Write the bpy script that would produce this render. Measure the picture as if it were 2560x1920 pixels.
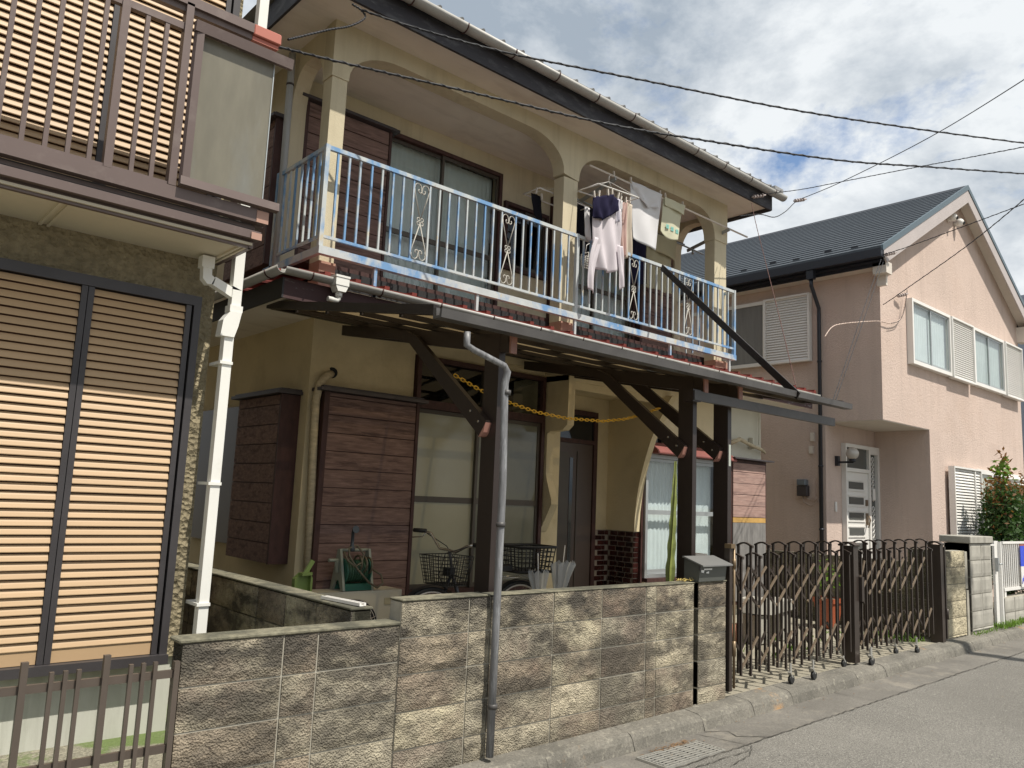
import bpy, bmesh, math, random
from mathutils import Vector, Matrix
random.seed(7)
S=bpy.context.scene
for o in list(bpy.data.objects): bpy.data.objects.remove(o)
# ---------------- camera ----------------
RT=Vector((0.7463340486,-0.6642096812,0.0425556955)); DN=Vector((0.1257683118,0.0779541852,-0.9889921520)); FW=Vector((0.6535807675,0.7434706749,0.1417163929))
CAM=Vector((0,-3.81,1.5)); FPX=1987.5
cd=bpy.data.cameras.new('camera'); cam=bpy.data.objects.new('camera',cd); S.collection.objects.link(cam)
cam.matrix_world=Matrix(((RT.x,-DN.x,-FW.x,CAM.x),(RT.y,-DN.y,-FW.y,CAM.y),(RT.z,-DN.z,-FW.z,CAM.z),(0,0,0,1)))
cd.sensor_width=36; cd.lens=FPX/2560*36; cd.clip_start=.05; cd.clip_end=3000
S.camera=cam
# ---------------- light ----------------
SUN=Vector((0.215,-1.0,1.76)).normalized()
EL=math.asin(SUN.z); 
sd=bpy.data.lights.new('sun','SUN'); sun=bpy.data.objects.new('sun',sd); S.collection.objects.link(sun)
sun.rotation_euler=SUN.to_track_quat('Z','Y').to_euler(); sd.energy=4.4; sd.angle=math.radians(.5); sd.color=(1,.945,.85)
W=bpy.data.worlds.new('World'); S.world=W; W.use_nodes=True
nt=W.node_tree; N=nt.nodes; L=nt.links; N.clear()
out=N.new('ShaderNodeOutputWorld'); bg=N.new('ShaderNodeBackground'); L.new(bg.outputs[0],out.inputs[0])
sky=N.new('ShaderNodeTexSky'); sky.sky_type='NISHITA'; sky.sun_disc=False; sky.sun_elevation=EL; sky.sun_rotation=math.atan2(SUN.x,SUN.y)
tc=N.new('ShaderNodeTexCoord'); mp=N.new('ShaderNodeMapping'); mp.inputs['Scale'].default_value=(1.3,1.3,2.2); mp.inputs['Location'].default_value=(3.1,1.4,.7)
L.new(tc.outputs['Generated'],mp.inputs[0])
def wn(scale,detail,rough,dist=0):
    n=N.new('ShaderNodeTexNoise'); n.inputs['Scale'].default_value=scale; n.inputs['Detail'].default_value=detail; n.inputs['Roughness'].default_value=rough; n.inputs['Distortion'].default_value=dist
    L.new(mp.outputs[0],n.inputs['Vector']); return n
n1=wn(1.6,9,.62,.25); n2=wn(2.3,7,.62,.1)
cr=N.new('ShaderNodeValToRGB'); cr.color_ramp.elements[0].position=.31; cr.color_ramp.elements[1].position=.40; L.new(n1.outputs[0],cr.inputs[0])
cc=N.new('ShaderNodeValToRGB'); e=cc.color_ramp.elements; e[0].position=.40; e[0].color=(3.2,3.75,4.4,1); e[1].position=.60; e[1].color=(7.3,7.6,7.8,1)
L.new(n2.outputs[0],cc.inputs[0])
sm=N.new('ShaderNodeMixRGB'); sm.blend_type='MULTIPLY'; sm.inputs[0].default_value=1; sm.inputs[2].default_value=(1.2,1.25,1.3,1); L.new(sky.outputs[0],sm.inputs[1])
mx=N.new('ShaderNodeMixRGB'); L.new(cr.outputs[0],mx.inputs[0]); L.new(sm.outputs[0],mx.inputs[1]); L.new(cc.outputs[0],mx.inputs[2])
L.new(mx.outputs[0],bg.inputs[0]); bg.inputs[1].default_value=.1
S.view_settings.view_transform='Standard'; S.view_settings.look='None'; S.view_settings.gamma=1; S.view_settings.exposure=0.28; S.view_settings.use_curve_mapping=False
# ---------------- helpers ----------------
COL=S.collection; O={}
def ray(u,v): return (RT*((u-1280)/FPX)+DN*((v-960)/FPX)+FW)
def at(u,v,Y): d=ray(u,v); return CAM+d*((Y-CAM.y)/d.y)
def tag(o,label=None,cat=None,group=None,kind=None):
    if label:o['label']=label
    if cat:o['category']=cat
    if group:o['group']=group
    if kind:o['kind']=kind
    return o
def thing(name,loc,label,cat,group=None):
    o=bpy.data.objects.new(name,None); o.empty_display_size=.1; COL.objects.link(o); o.location=loc; O[o.name]=Vector(loc); return tag(o,label,cat,group)
def org(p): return O[p.name] if p else Vector((0,0,0))
class B:
    def __init__(s): s.bm=bmesh.new()
    def box(s,x0,x1,y0,y1,z0,z1,bv=0):
        x0,x1=sorted((x0,x1)); y0,y1=sorted((y0,y1)); z0,z1=sorted((z0,z1))
        v=[s.bm.verts.new(p) for p in ((x0,y0,z0),(x1,y0,z0),(x1,y1,z0),(x0,y1,z0),(x0,y0,z1),(x1,y0,z1),(x1,y1,z1),(x0,y1,z1))]
        f=[s.bm.faces.new([v[i] for i in q]) for q in ((3,2,1,0),(4,5,6,7),(0,1,5,4),(1,2,6,5),(2,3,7,6),(3,0,4,7))]
        if bv: bmesh.ops.bevel(s.bm,geom=list({e for a in f for e in a.edges}),offset=bv,segments=1,affect='EDGES')
        return s
    def prism(s,pts,axis,a,b):
        P={'x':lambda p,t:(t,p[0],p[1]),'y':lambda p,t:(p[0],t,p[1]),'z':lambda p,t:(p[0],p[1],t)}[axis]
        A=[s.bm.verts.new(P(p,a)) for p in pts]; C=[s.bm.verts.new(P(p,b)) for p in pts]
        f=[s.bm.faces.new(A),s.bm.faces.new(C[::-1])]; n=len(pts)
        for i in range(n): f.append(s.bm.faces.new((A[i],C[i],C[(i+1)%n],A[(i+1)%n])))
        return s
    def bar(s,p,q,w,h=None,up=(0,0,1)):
        h=h or w; p=Vector(p);q=Vector(q); d=(q-p).normalized(); u=Vector(up)
        if abs(d.dot(u))>.98:u=Vector((0,1,0))
        a=d.cross(u).normalized()*w/2; b=a.cross(d).normalized()*h/2
        A=[s.bm.verts.new(p+k) for k in (-a-b,a-b,a+b,-a+b)]; C=[s.bm.verts.new(q+k) for k in (-a-b,a-b,a+b,-a+b)]
        s.bm.faces.new(A[::-1]); s.bm.faces.new(C)
        for i in range(4): s.bm.faces.new((A[i],A[(i+1)%4],C[(i+1)%4],C[i]))
        return s
    def tube(s,pts,r,n=8,caps=True,closed=False):
        pts=[Vector(p) for p in pts]; R=[]; m=len(pts); rr=r if isinstance(r,(list,tuple)) else [r]*m
        u=None
        for i,p in enumerate(pts):
            if closed: d=(pts[(i+1)%m]-pts[i-1]).normalized()
            else: d=(pts[min(i+1,m-1)]-pts[max(i-1,0)]).normalized()
            if u is None: u=d.orthogonal().normalized()
            u=(u-d*u.dot(d)).normalized(); w=d.cross(u)
            R.append([s.bm.verts.new(p+(u*math.cos(2*math.pi*k/n)+w*math.sin(2*math.pi*k/n))*rr[i]) for k in range(n)])
        for i in range(m if closed else m-1):
            a,b=R[i],R[(i+1)%m]
            for k in range(n):
                f=s.bm.faces.new((a[k],a[(k+1)%n],b[(k+1)%n],b[k])); f.smooth=True
        if caps and not closed: s.bm.faces.new(R[0][::-1]); s.bm.faces.new(R[-1])
        return s
    def ring(s,c,r,tr,axis='y',n=24,m=6):
        c=Vector(c); ax={'y':(Vector((1,0,0)),Vector((0,0,1))),'x':(Vector((0,1,0)),Vector((0,0,1))),'z':(Vector((1,0,0)),Vector((0,1,0)))}[axis]
        return s.tube([c+(ax[0]*math.cos(2*math.pi*k/n)+ax[1]*math.sin(2*math.pi*k/n))*r for k in range(n)],tr,m,closed=True)
    def quad(s,*P): s.bm.faces.new([s.bm.verts.new(p) for p in P]); return s
    def build(s,name,mat,parent=None,loc=None,norm=True):
        o_=org(parent)
        if loc is not None: o_=Vector(loc)
        if norm: bmesh.ops.recalc_face_normals(s.bm,faces=s.bm.faces)
        if o_.length: bmesh.ops.translate(s.bm,vec=-o_,verts=s.bm.verts)
        me=bpy.data.meshes.new(name); s.bm.to_mesh(me); s.bm.free(); me.materials.append(mat)
        o=bpy.data.objects.new(name,me); COL.objects.link(o)
        if parent: o.parent=parent; O[o.name]=org(parent)
        elif loc is not None: o.location=loc; O[o.name]=Vector(loc)
        else: O[o.name]=Vector((0,0,0))
        return o
    def split(s,name,mat,parent=None):
        seen=set(); out=[]
        for v0 in list(s.bm.verts):
            if v0 in seen: continue
            st=[v0]; isl=[]; seen.add(v0)
            while st:
                v=st.pop(); isl.append(v)
                for e in v.link_edges:
                    w=e.other_vert(v)
                    if w not in seen: seen.add(w); st.append(w)
            b=B(); mp={v:b.bm.verts.new(v.co) for v in isl}
            for f in {f for v in isl for f in v.link_faces}:
                g=b.bm.faces.new([mp[v] for v in f.verts]); g.smooth=f.smooth
            out.append(b.build(name,mat,parent))
        s.bm.free(); return out[0]
    def mesh(s,name,mat):
        bmesh.ops.recalc_face_normals(s.bm,faces=s.bm.faces)
        me=bpy.data.meshes.new(name); s.bm.to_mesh(me); s.bm.free(); me.materials.append(mat); return me
def piece(name,me,parent,loc,rot=(0,0,0),scale=(1,1,1)):
    o=bpy.data.objects.new(name,me); COL.objects.link(o); o.parent=parent; o.location=Vector(loc)-org(parent); o.rotation_euler=rot; o.scale=scale; O[o.name]=Vector(loc); return o
def struct(name,b,mat): return tag(b.build(name,mat),kind='structure')
def solo(name,b,mat,label,cat,loc=(0,0,0),group=None): return tag(b.build(name,mat,loc=loc),label,cat,group)
def catenary(p,q,sag,n=24): p=Vector(p);q=Vector(q); return [p.lerp(q,t/n)-Vector((0,0,sag*4*(t/n)*(1-t/n))) for t in range(n+1)]
# ---------------- materials ----------------
def mat(name,col,rough=.6,metal=0,bump=(0,0),var=0,vscale=3,stretch=(1,1,1),spec=.5,dirt=None,rand=0,voro=None,world=False):
    m=bpy.data.materials.new(name); m.use_nodes=True; T=m.node_tree; n=T.nodes; l=T.links; p=n['Principled BSDF']
    p.inputs['Roughness'].default_value=rough; p.inputs['Metallic'].default_value=metal; p.inputs['Specular IOR Level'].default_value=spec
    tc=n.new('ShaderNodeTexCoord'); oi=n.new('ShaderNodeObjectInfo')
    if world:
        g=n.new('ShaderNodeNewGeometry'); base=g.outputs['Position']
    else:
        ad=n.new('ShaderNodeVectorMath'); ad.operation='ADD'; sc=n.new('ShaderNodeVectorMath'); sc.operation='SCALE'; sc.inputs[0].default_value=(17.3,9.1,23.7)
        l.new(oi.outputs['Random'],sc.inputs['Scale']); l.new(tc.outputs['Object'],ad.inputs[0]); l.new(sc.outputs[0],ad.inputs[1]); base=ad.outputs[0]
    mp=n.new('ShaderNodeMapping'); mp.inputs['Scale'].default_value=stretch; l.new(base,mp.inputs[0])
    def noise(s,d=6,r=.6):
        q=n.new('ShaderNodeTexNoise'); q.inputs['Scale'].default_value=s; q.inputs['Detail'].default_value=d; q.inputs['Roughness'].default_value=r; l.new(mp.outputs[0],q.inputs['Vector']); return q.outputs[0]
    def ramp(src,a,b,c0=(0,0,0,1),c1=(1,1,1,1)):
        q=n.new('ShaderNodeValToRGB'); q.color_ramp.elements[0].position=a; q.color_ramp.elements[1].position=b; q.color_ramp.elements[0].color=c0; q.color_ramp.elements[1].color=c1; l.new(src,q.inputs[0]); return q.outputs[0]
    def mix(f,a,b,mode='MIX'):
        q=n.new('ShaderNodeMixRGB'); q.blend_type=mode
        if isinstance(f,(int,float)): q.inputs[0].default_value=f
        else: l.new(f,q.inputs[0])
        for i,x in ((1,a),(2,b)):
            if isinstance(x,tuple): q.inputs[i].default_value=(*x[:3],1)
            else: l.new(x,q.inputs[i])
        return q.outputs[0]
    c=tuple(col)
    if var: c=mix(ramp(noise(vscale),.3,.7),tuple(x*(1-var) for x in col),tuple(min(1,x*(1+var)) for x in col))
    if rand:
        r=n.new('ShaderNodeMapRange'); r.inputs[3].default_value=1-rand; r.inputs[4].default_value=1+rand; l.new(oi.outputs['Random'],r.inputs[0]); c=mix(1.0,c,r.outputs[0],'MULTIPLY')
    if dirt:
        for (dc,ds,a,b,amt) in dirt:
            f=ramp(noise(ds,8,.65),a,b); q=n.new('ShaderNodeMath'); q.operation='MULTIPLY'; q.inputs[1].default_value=amt; l.new(f,q.inputs[0]); c=mix(q.outputs[0],c,dc)
    if isinstance(c,tuple): p.inputs['Base Color'].default_value=(*c[:3],1)
    else: l.new(c,p.inputs['Base Color'])
    if bump[1]:
        b=n.new('ShaderNodeBump'); b.inputs['Strength'].default_value=bump[1]; b.inputs['Distance'].default_value=bump[2] if len(bump)>2 else .004
        if voro:
            v=n.new('ShaderNodeTexVoronoi'); v.inputs['Scale'].default_value=voro; l.new(mp.outputs[0],v.inputs['Vector'])
            h=n.new('ShaderNodeMath'); h.operation='ADD'; l.new(v.outputs['Distance'],h.inputs[0]); l.new(noise(bump[0],8,.7),h.inputs[1]); l.new(h.outputs[0],b.inputs['Height'])
        else: l.new(noise(bump[0],8,.7),b.inputs['Height'])
        l.new(b.outputs[0],p.inputs['Normal'])
    return m
M={}
M['cream']=mat('cream_stucco',(.60,.53,.38),.9,bump=(70,.8,.004),var=.08,vscale=1.3,dirt=[((.33,.27,.17),.9,.52,.8,.45)],spec=.2)
M['creamgrey']=mat('grey_cream_stucco',(.56,.54,.45),.9,bump=(70,.6,.004),var=.1,vscale=1,spec=.2)
M['soffit']=mat('painted_soffit_board',(.74,.69,.61),.85,bump=(30,.15),var=.06,vscale=1.5,dirt=[((.3,.24,.2),1.2,.58,.8,.35)],spec=.2)
M['beige_soffit']=mat('beige_eave_panel',(.62,.56,.44),.6,var=.05)
M['wood']=mat('faded_red_brown_board',(.185,.118,.10),.75,bump=(14,.5,.002),var=.25,vscale=5,stretch=(1,4,9),dirt=[((.055,.032,.03),2.2,.5,.66,.7),((.36,.235,.20),6,.5,.7,.5)],rand=.08,spec=.25)
M['wood_dark']=mat('dark_red_brown_timber',(.062,.029,.025),.6,bump=(30,.4,.002),var=.3,vscale=6,stretch=(3,3,1),spec=.35)
M['cap']=mat('dark_metal_cap',(.05,.042,.045),.5,var=.2)
M['iron']=mat('dark_bronze_aluminium',(.03,.023,.02),.38,metal=.35,var=.12,vscale=4,dirt=[((.12,.1,.085),9,.55,.8,.25)])
M['post']=mat('dark_brown_post',(.030,.021,.018),.36,var=.1,vscale=2,spec=.5)
M['gut_dark']=mat('dark_grey_gutter',(.075,.07,.067),.5,var=.25,vscale=3,dirt=[((.16,.155,.145),5,.55,.8,.35)])
M['gut_white']=mat('weathered_white_gutter',(.37,.36,.335),.45,var=.1,vscale=6,dirt=[((.25,.22,.18),7,.55,.8,.5)])
M['white_pipe']=mat('white_plastic_pipe',(.78,.77,.72),.35,var=.03,dirt=[((.5,.42,.3),5,.6,.85,.4)])
M['fascia']=mat('peeling_navy_black_fascia',(.028,.026,.032),.65,bump=(20,.6,.003),stretch=(1,1,3),dirt=[((.10,.10,.105),4,.5,.66,.6),((.2,.2,.2),9,.62,.75,.5)])
M['fascia_red']=mat('peeling_maroon_fascia',(.05,.02,.02),.7,bump=(20,.6,.003),stretch=(1,1,3),dirt=[((.22,.2,.19),7,.58,.66,.7)])
M['black_board_shade']=mat('black_board_and_deck_shade',(.015,.014,.015),.6,var=.2)  # black for the side fascia board and for the painted shade under the deck
M['red_tile']=mat('red_metal_roof_tile',(.20,.035,.024),.5,var=.2,vscale=6,rand=.15,dirt=[((.12,.03,.03),8,.55,.8,.6)])
M['grey_tile']=mat('grey_roof_tile',(.28,.28,.28),.7,var=.15,rand=.1,bump=(40,.3))
M['pinkstub']=mat('bare_pinkish_concrete',(.42,.24,.18),.85,bump=(60,.4),var=.15)
def railmat():
    m=mat('chipped_blue_white_paint',(.50,.53,.53),.5,var=.08,vscale=8,bump=(40,.25,.002),spec=.4)
    T=m.node_tree;n=T.nodes;l=T.links;p=n['Principled BSDF']; src=p.inputs['Base Color'].links[0].from_socket
    g=n.new('ShaderNodeNewGeometry')
    def patch(sc,a,b,st):
        mp=n.new('ShaderNodeMapping'); mp.inputs['Scale'].default_value=st; l.new(g.outputs['Position'],mp.inputs[0])
        q=n.new('ShaderNodeTexNoise'); q.inputs['Scale'].default_value=sc; q.inputs['Detail'].default_value=7; q.inputs['Roughness'].default_value=.62; l.new(mp.outputs[0],q.inputs['Vector'])
        r=n.new('ShaderNodeValToRGB'); r.color_ramp.elements[0].position=a; r.color_ramp.elements[1].position=b; l.new(q.outputs[0],r.inputs[0]); return r.outputs[0]
    def mix(f,a,c):
        q=n.new('ShaderNodeMixRGB'); l.new(f,q.inputs[0]); l.new(a,q.inputs[1]); q.inputs[2].default_value=(*c,1); return q.outputs[0]
    c=mix(patch(3.6,.455,.58,(1,1,.6)),src,(.16,.31,.53)); c=mix(patch(9,.62,.70,(1,1,.6)),c,(.55,.50,.38)); c=mix(patch(13,.70,.74,(1,1,.6)),c,(.25,.10,.04))
    l.new(c,p.inputs['Base Color']); return m
M['rail']=railmat()
M['scroll']=mat('pale_wrought_iron',(.45,.43,.38),.5,var=.15,dirt=[((.2,.09,.04),12,.6,.7,.6)])
M['lh_brown']=mat('mauve_brown_aluminium',(.135,.098,.088),.42,metal=.15,var=.06,vscale=3,dirt=[((.30,.25,.22),7,.55,.8,.35)])
M['lh_dark']=mat('dark_grey_shutter_frame',(.055,.05,.052),.45,metal=.2,var=.15,vscale=5)
M['louver']=mat('tan_metal_slat',(.46,.315,.18),.5,var=.05,vscale=2,rand=.03,spec=.4)
M['louver_gap']=mat('dark_brown_slat_recess',(.09,.035,.02),.7)
M['rough']=mat('rough_cast_render',(.34,.29,.19),.95,bump=(28,1,.028),var=.2,vscale=20,voro=34,spec=.1,dirt=[((.10,.09,.06),1.5,.5,.75,.5)])
M['base']=mat('smooth_concrete_base',(.50,.50,.44),.85,var=.08,vscale=1.2,stretch=(3,3,.7),bump=(60,.2),dirt=[((.22,.22,.17),.8,.5,.75,.6)])
M['frost']=mat('frosted_acrylic_sheet',(.165,.152,.115),.28,var=.25,vscale=1.6,stretch=(3,3,.8),spec=.5,dirt=[((.22,.23,.22),1.3,.5,.72,.5)])
M['block']=mat('split_face_concrete_block',(.42,.375,.285),.95,bump=(75,1,.009),var=.22,vscale=30,voro=100,spec=.1,rand=.10,dirt=[((.07,.055,.045),55,.60,.645,.9),((.64,.57,.41),3.5,.5,.66,.45),((.24,.18,.145),1.3,.50,.60,.6)])
def streaks(m,x0,zt,amt,col,sc=(7,7,.45)):
    T=m.node_tree;n=T.nodes;l=T.links;p=n['Principled BSDF']; src=p.inputs['Base Color'].links[0].from_socket
    g=n.new('ShaderNodeNewGeometry'); mp=n.new('ShaderNodeMapping'); mp.inputs['Scale'].default_value=sc; l.new(g.outputs['Position'],mp.inputs[0]); q=n.new('ShaderNodeTexNoise'); q.inputs['Scale'].default_value=1; q.inputs['Detail'].default_value=6; q.inputs['Roughness'].default_value=.6; l.new(mp.outputs[0],q.inputs['Vector'])
    r=n.new('ShaderNodeValToRGB'); r.color_ramp.elements[0].position=.5; r.color_ramp.elements[1].position=.72; l.new(q.outputs[0],r.inputs[0]); k=n.new('ShaderNodeMath'); k.operation='MULTIPLY'; k.inputs[1].default_value=amt; l.new(r.outputs[0],k.inputs[0])
    x=n.new('ShaderNodeMixRGB'); l.new(k.outputs[0],x.inputs[0]); l.new(src,x.inputs[1]); x.inputs[2].default_value=(*col,1); l.new(x.outputs[0],p.inputs['Base Color'])
def tint(m,cols):
    T=m.node_tree;n=T.nodes;l=T.links;p=n['Principled BSDF']; src=p.inputs['Base Color'].links[0].from_socket
    oi=n.new('ShaderNodeObjectInfo'); r=n.new('ShaderNodeValToRGB'); r.color_ramp.interpolation='CONSTANT'; e=r.color_ramp.elements
    e[0].position=0; e[0].color=(*cols[0],1); e[1].position=1/len(cols); e[1].color=(*cols[1],1)
    for k in range(2,len(cols)): q=e.new(k/len(cols)); q.color=(*cols[k],1)
    l.new(oi.outputs['Random'],r.inputs[0]); x=n.new('ShaderNodeMixRGB'); x.blend_type='MULTIPLY'; x.inputs[0].default_value=1; l.new(src,x.inputs[1]); l.new(r.outputs[0],x.inputs[2]); l.new(x.outputs[0],p.inputs['Base Color'])
tint(M['block'],[(1,1,1),(.80,.745,.73),(.96,.94,.91),(1.05,1.04,.99),(.93,.92,.9),(1.02,1,.97)])
# soot across the wall, fixed to the place
def soot(m,z0,z1,amt,sc=2.2,a=.42,b=.62,col=(.065,.06,.05)):
    T=m.node_tree;n=T.nodes;l=T.links;p=n['Principled BSDF']; src=p.inputs['Base Color'].links[0].from_socket
    g=n.new('ShaderNodeNewGeometry'); q=n.new('ShaderNodeTexNoise'); q.inputs['Scale'].default_value=sc; q.inputs['Detail'].default_value=9; q.inputs['Roughness'].default_value=.68; sm_=n.new('ShaderNodeMapping'); sm_.inputs['Scale'].default_value=(1,1,2.0); l.new(g.outputs['Position'],sm_.inputs[0]); l.new(sm_.outputs[0],q.inputs['Vector'])
    r=n.new('ShaderNodeValToRGB'); r.color_ramp.elements[0].position=a; r.color_ramp.elements[1].position=b; l.new(q.outputs[0],r.inputs[0])
    sp=n.new('ShaderNodeSeparateXYZ'); l.new(g.outputs['Position'],sp.inputs[0]); mr=n.new('ShaderNodeMapRange'); mr.inputs[1].default_value=z0; mr.inputs[2].default_value=z1; mr.inputs[3].default_value=.45; mr.inputs[4].default_value=1; l.new(sp.outputs[2],mr.inputs[0])
    k=n.new('ShaderNodeMath'); k.operation='MULTIPLY'; l.new(r.outputs[0],k.inputs[0]); l.new(mr.outputs[0],k.inputs[1]); k2=n.new('ShaderNodeMath'); k2.operation='MULTIPLY'; k2.inputs[1].default_value=amt; l.new(k.outputs[0],k2.inputs[0])
    x=n.new('ShaderNodeMixRGB'); l.new(k2.outputs[0],x.inputs[0]); l.new(src,x.inputs[1]); x.inputs[2].default_value=(*col,1); l.new(x.outputs[0],p.inputs['Base Color'])
soot(M['block'],-.5,.8,.96,1.9,.40,.56,(.075,.068,.058))
M['blocky']=mat('yellowish_split_face_block',(.50,.44,.31),.95,bump=(50,.9,.009),var=.2,vscale=20,voro=50,spec=.1,rand=.1); soot(M['blocky'],.2,1.0,.8,2.6,.45,.6)
M['blockd0']=mat('mossy_coping',(.20,.185,.13),.95,bump=(50,1,.008),var=.35,vscale=25,dirt=[((.06,.06,.045),4,.42,.6,.8)])
M['mortar']=mat('mortar',(.36,.335,.275),.95,bump=(60,.5),var=.2,vscale=8)
M['greyblock']=mat('plain_grey_concrete_block',(.40,.38,.33),.9,bump=(90,.5,.003),var=.12,vscale=7,rand=.08,dirt=[((.2,.19,.16),2.5,.5,.75,.5)])
M['pink']=mat('pink_stucco',(.60,.478,.412),.9,bump=(34,1,.014),var=.06,vscale=1.1,spec=.15,dirt=[((.5,.36,.28),.7,.55,.8,.35)])
M['white']=mat('white_painted_aluminium',(.78,.76,.72),.4,var=.04)
M['white_warm']=mat('off_white_trim',(.66,.60,.53),.6,var=.06)
M['navyroof']=mat('dark_slate_metal_roof',(.055,.066,.078),.38,metal=.1,var=.08,vscale=2,spec=.6)
M['navytrim']=mat('dark_navy_trim',(.018,.02,.028),.45)
M['asphalt']=mat('old_asphalt',(.20,.19,.17),.9,bump=(90,1,.012),var=.45,vscale=75,spec=.2,dirt=[((.29,.275,.245),.7,.42,.66,.5),((.12,.113,.10),.35,.5,.62,.45),((.50,.48,.43),120,.58,.62,.85),((.07,.068,.064),95,.56,.61,.8),((.60,.58,.52),38,.66,.69,.8)])
M['gutconc']=mat('worn_gutter_concrete',(.17,.158,.138),.92,bump=(120,.7,.005),var=.25,vscale=70,dirt=[((.10,.092,.08),1.6,.42,.62,.6),((.30,.27,.22),4,.52,.68,.5),((.06,.055,.05),60,.6,.66,.6)])
M['kerb']=mat('stained_kerb_concrete',(.20,.185,.155),.92,bump=(75,1,.007),var=.3,vscale=60,world=True,dirt=[((.085,.08,.068),1.5,.42,.62,.7),((.36,.335,.27),22,.56,.66,.5),((.05,.048,.042),90,.58,.64,.6),((.50,.24,.05),.9,.60,.66,.6)])
M['drive']=mat('weathered_driveway_concrete',(.30,.272,.21),.92,bump=(110,.6,.005),var=.2,vscale=60,dirt=[((.17,.17,.13),2.2,.45,.7,.5)])
M['soil']=mat('soil_and_gravel',(.17,.15,.11),.95,bump=(60,1,.02),var=.4,vscale=50)
M['moss']=mat('mossy_gravel',(.27,.25,.19),.95,bump=(60,1,.015),var=.5,vscale=60,dirt=[((.13,.19,.05),2.6,.46,.53,.9)])
M['steel']=mat('galvanised_grate_steel',(.50,.49,.45),.42,metal=.6,var=.15,vscale=20)
M['black']=mat('black_void',(.008,.008,.009),.8)
M['rubber']=mat('black_rubber',(.02,.02,.02),.6)
M['chrome']=mat('dull_chrome',(.55,.53,.5),.25,metal=.9)
M['door']=mat('brown_metal_door',(.085,.06,.048),.4,var=.05)
M['sash']=mat('bronze_window_sash',(.085,.07,.055),.42,metal=.3,var=.1)
M['alum']=mat('grey_aluminium',(.42,.44,.44),.38,metal=.5,var=.08)
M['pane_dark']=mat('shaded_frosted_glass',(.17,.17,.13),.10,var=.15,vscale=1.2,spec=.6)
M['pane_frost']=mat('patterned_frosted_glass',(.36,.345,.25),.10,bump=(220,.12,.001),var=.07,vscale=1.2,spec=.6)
M['curtain']=mat('white_net_curtain',(.76,.78,.78),.9,var=.06,vscale=3,spec=.1)
M['curtain_dim']=mat('grey_net_curtain',(.60,.63,.61),.9,var=.08,spec=.1)
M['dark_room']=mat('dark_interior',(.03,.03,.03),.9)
M['tape']=mat('yellowed_pipe_wrap',(.50,.42,.28),.8,bump=(30,.6,.004),var=.2,vscale=14,stretch=(1,1,3))
M['brick']=mat('glazed_maroon_brick_tile',(.038,.012,.010),.12,var=.4,vscale=6,rand=.6,spec=.7)
M['grout']=mat('grey_grout',(.26,.22,.18),.9)
M['gate']=mat('bronze_gate_bar',(.055,.042,.035),.36,metal=.3,var=.08)
M['gate_link']=mat('bronze_gate_link',(.22,.165,.115),.38,metal=.3,var=.08)
M['ac']=mat('ivory_plastic_casing',(.60,.56,.45),.5,var=.04)
M['yellow']=mat('yellow_plastic_chain',(.72,.42,.03),.5,var=.1)
M['cable']=mat('black_cable',(.015,.016,.02),.6)
M['reel_green']=mat('dark_green_plastic',(.03,.13,.09),.45,var=.1)
M['reel_grey']=mat('grey_green_plastic',(.30,.32,.26),.5,var=.06)
M['hose']=mat('olive_hose',(.13,.11,.07),.5)
M['lime']=mat('pale_green_plastic',(.22,.30,.08),.5,var=.08)
M['cactus']=mat('yellow_green_cactus',(.20,.23,.06),.6,var=.3,vscale=14,bump=(30,.4))
M['terra']=mat('orange_plastic_pot',(.36,.095,.045),.5,var=.08)
M['terra2']=mat('terracotta',(.42,.2,.13),.8,var=.12)
M['grey_sheet']=mat('weathered_grey_plywood',(.20,.19,.18),.8,bump=(20,.4,.002),stretch=(5,5,1),var=.3,vscale=5)
M['yellow_wood']=mat('raw_yellow_wood',(.50,.30,.09),.7,var=.2,vscale=6)
def glassmat(name,tint,rough=.02,fac=1.0):
    m=bpy.data.materials.new(name); m.use_nodes=True; T=m.node_tree; n=T.nodes; l=T.links; n.clear()
    o=n.new('ShaderNodeOutputMaterial'); t=n.new('ShaderNodeBsdfTransparent'); t.inputs[0].default_value=(*tint,1); g=n.new('ShaderNodeBsdfGlossy'); g.inputs['Roughness'].default_value=rough
    f=n.new('ShaderNodeFresnel'); f.inputs[0].default_value=1.55; k=n.new('ShaderNodeMath'); k.operation='MULTIPLY'; k.inputs[1].default_value=fac; l.new(f.outputs[0],k.inputs[0]); k.use_clamp=True
    ge=n.new('ShaderNodeNewGeometry'); iv=n.new('ShaderNodeMath'); iv.operation='SUBTRACT'; iv.inputs[0].default_value=1; l.new(ge.outputs['Backfacing'],iv.inputs[1]); k2=n.new('ShaderNodeMath'); k2.operation='MULTIPLY'; l.new(k.outputs[0],k2.inputs[0]); l.new(iv.outputs[0],k2.inputs[1]); k=k2
    x=n.new('ShaderNodeMixShader'); l.new(k.outputs[0],x.inputs[0]); l.new(t.outputs[0],x.inputs[1]); l.new(g.outputs[0],x.inputs[2]); l.new(x.outputs[0],o.inputs[0]); return m
M['glass']=glassmat('window_glass',(.92,.95,.95),.02,1.3)
M['vinyl']=glassmat('clear_vinyl',(.86,.87,.87),.15,2.5)
_T=M['vinyl'].node_tree; _o=[n for n in _T.nodes if n.type=='OUTPUT_MATERIAL'][0]; _src=_o.inputs[0].links[0].from_socket; _d=_T.nodes.new('ShaderNodeBsdfDiffuse'); _d.inputs[0].default_value=(.75,.77,.78,1); _x=_T.nodes.new('ShaderNodeMixShader'); _x.inputs[0].default_value=.33; _T.links.new(_src,_x.inputs[1]); _T.links.new(_d.outputs[0],_x.inputs[2]); _T.links.new(_x.outputs[0],_o.inputs[0])
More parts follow.
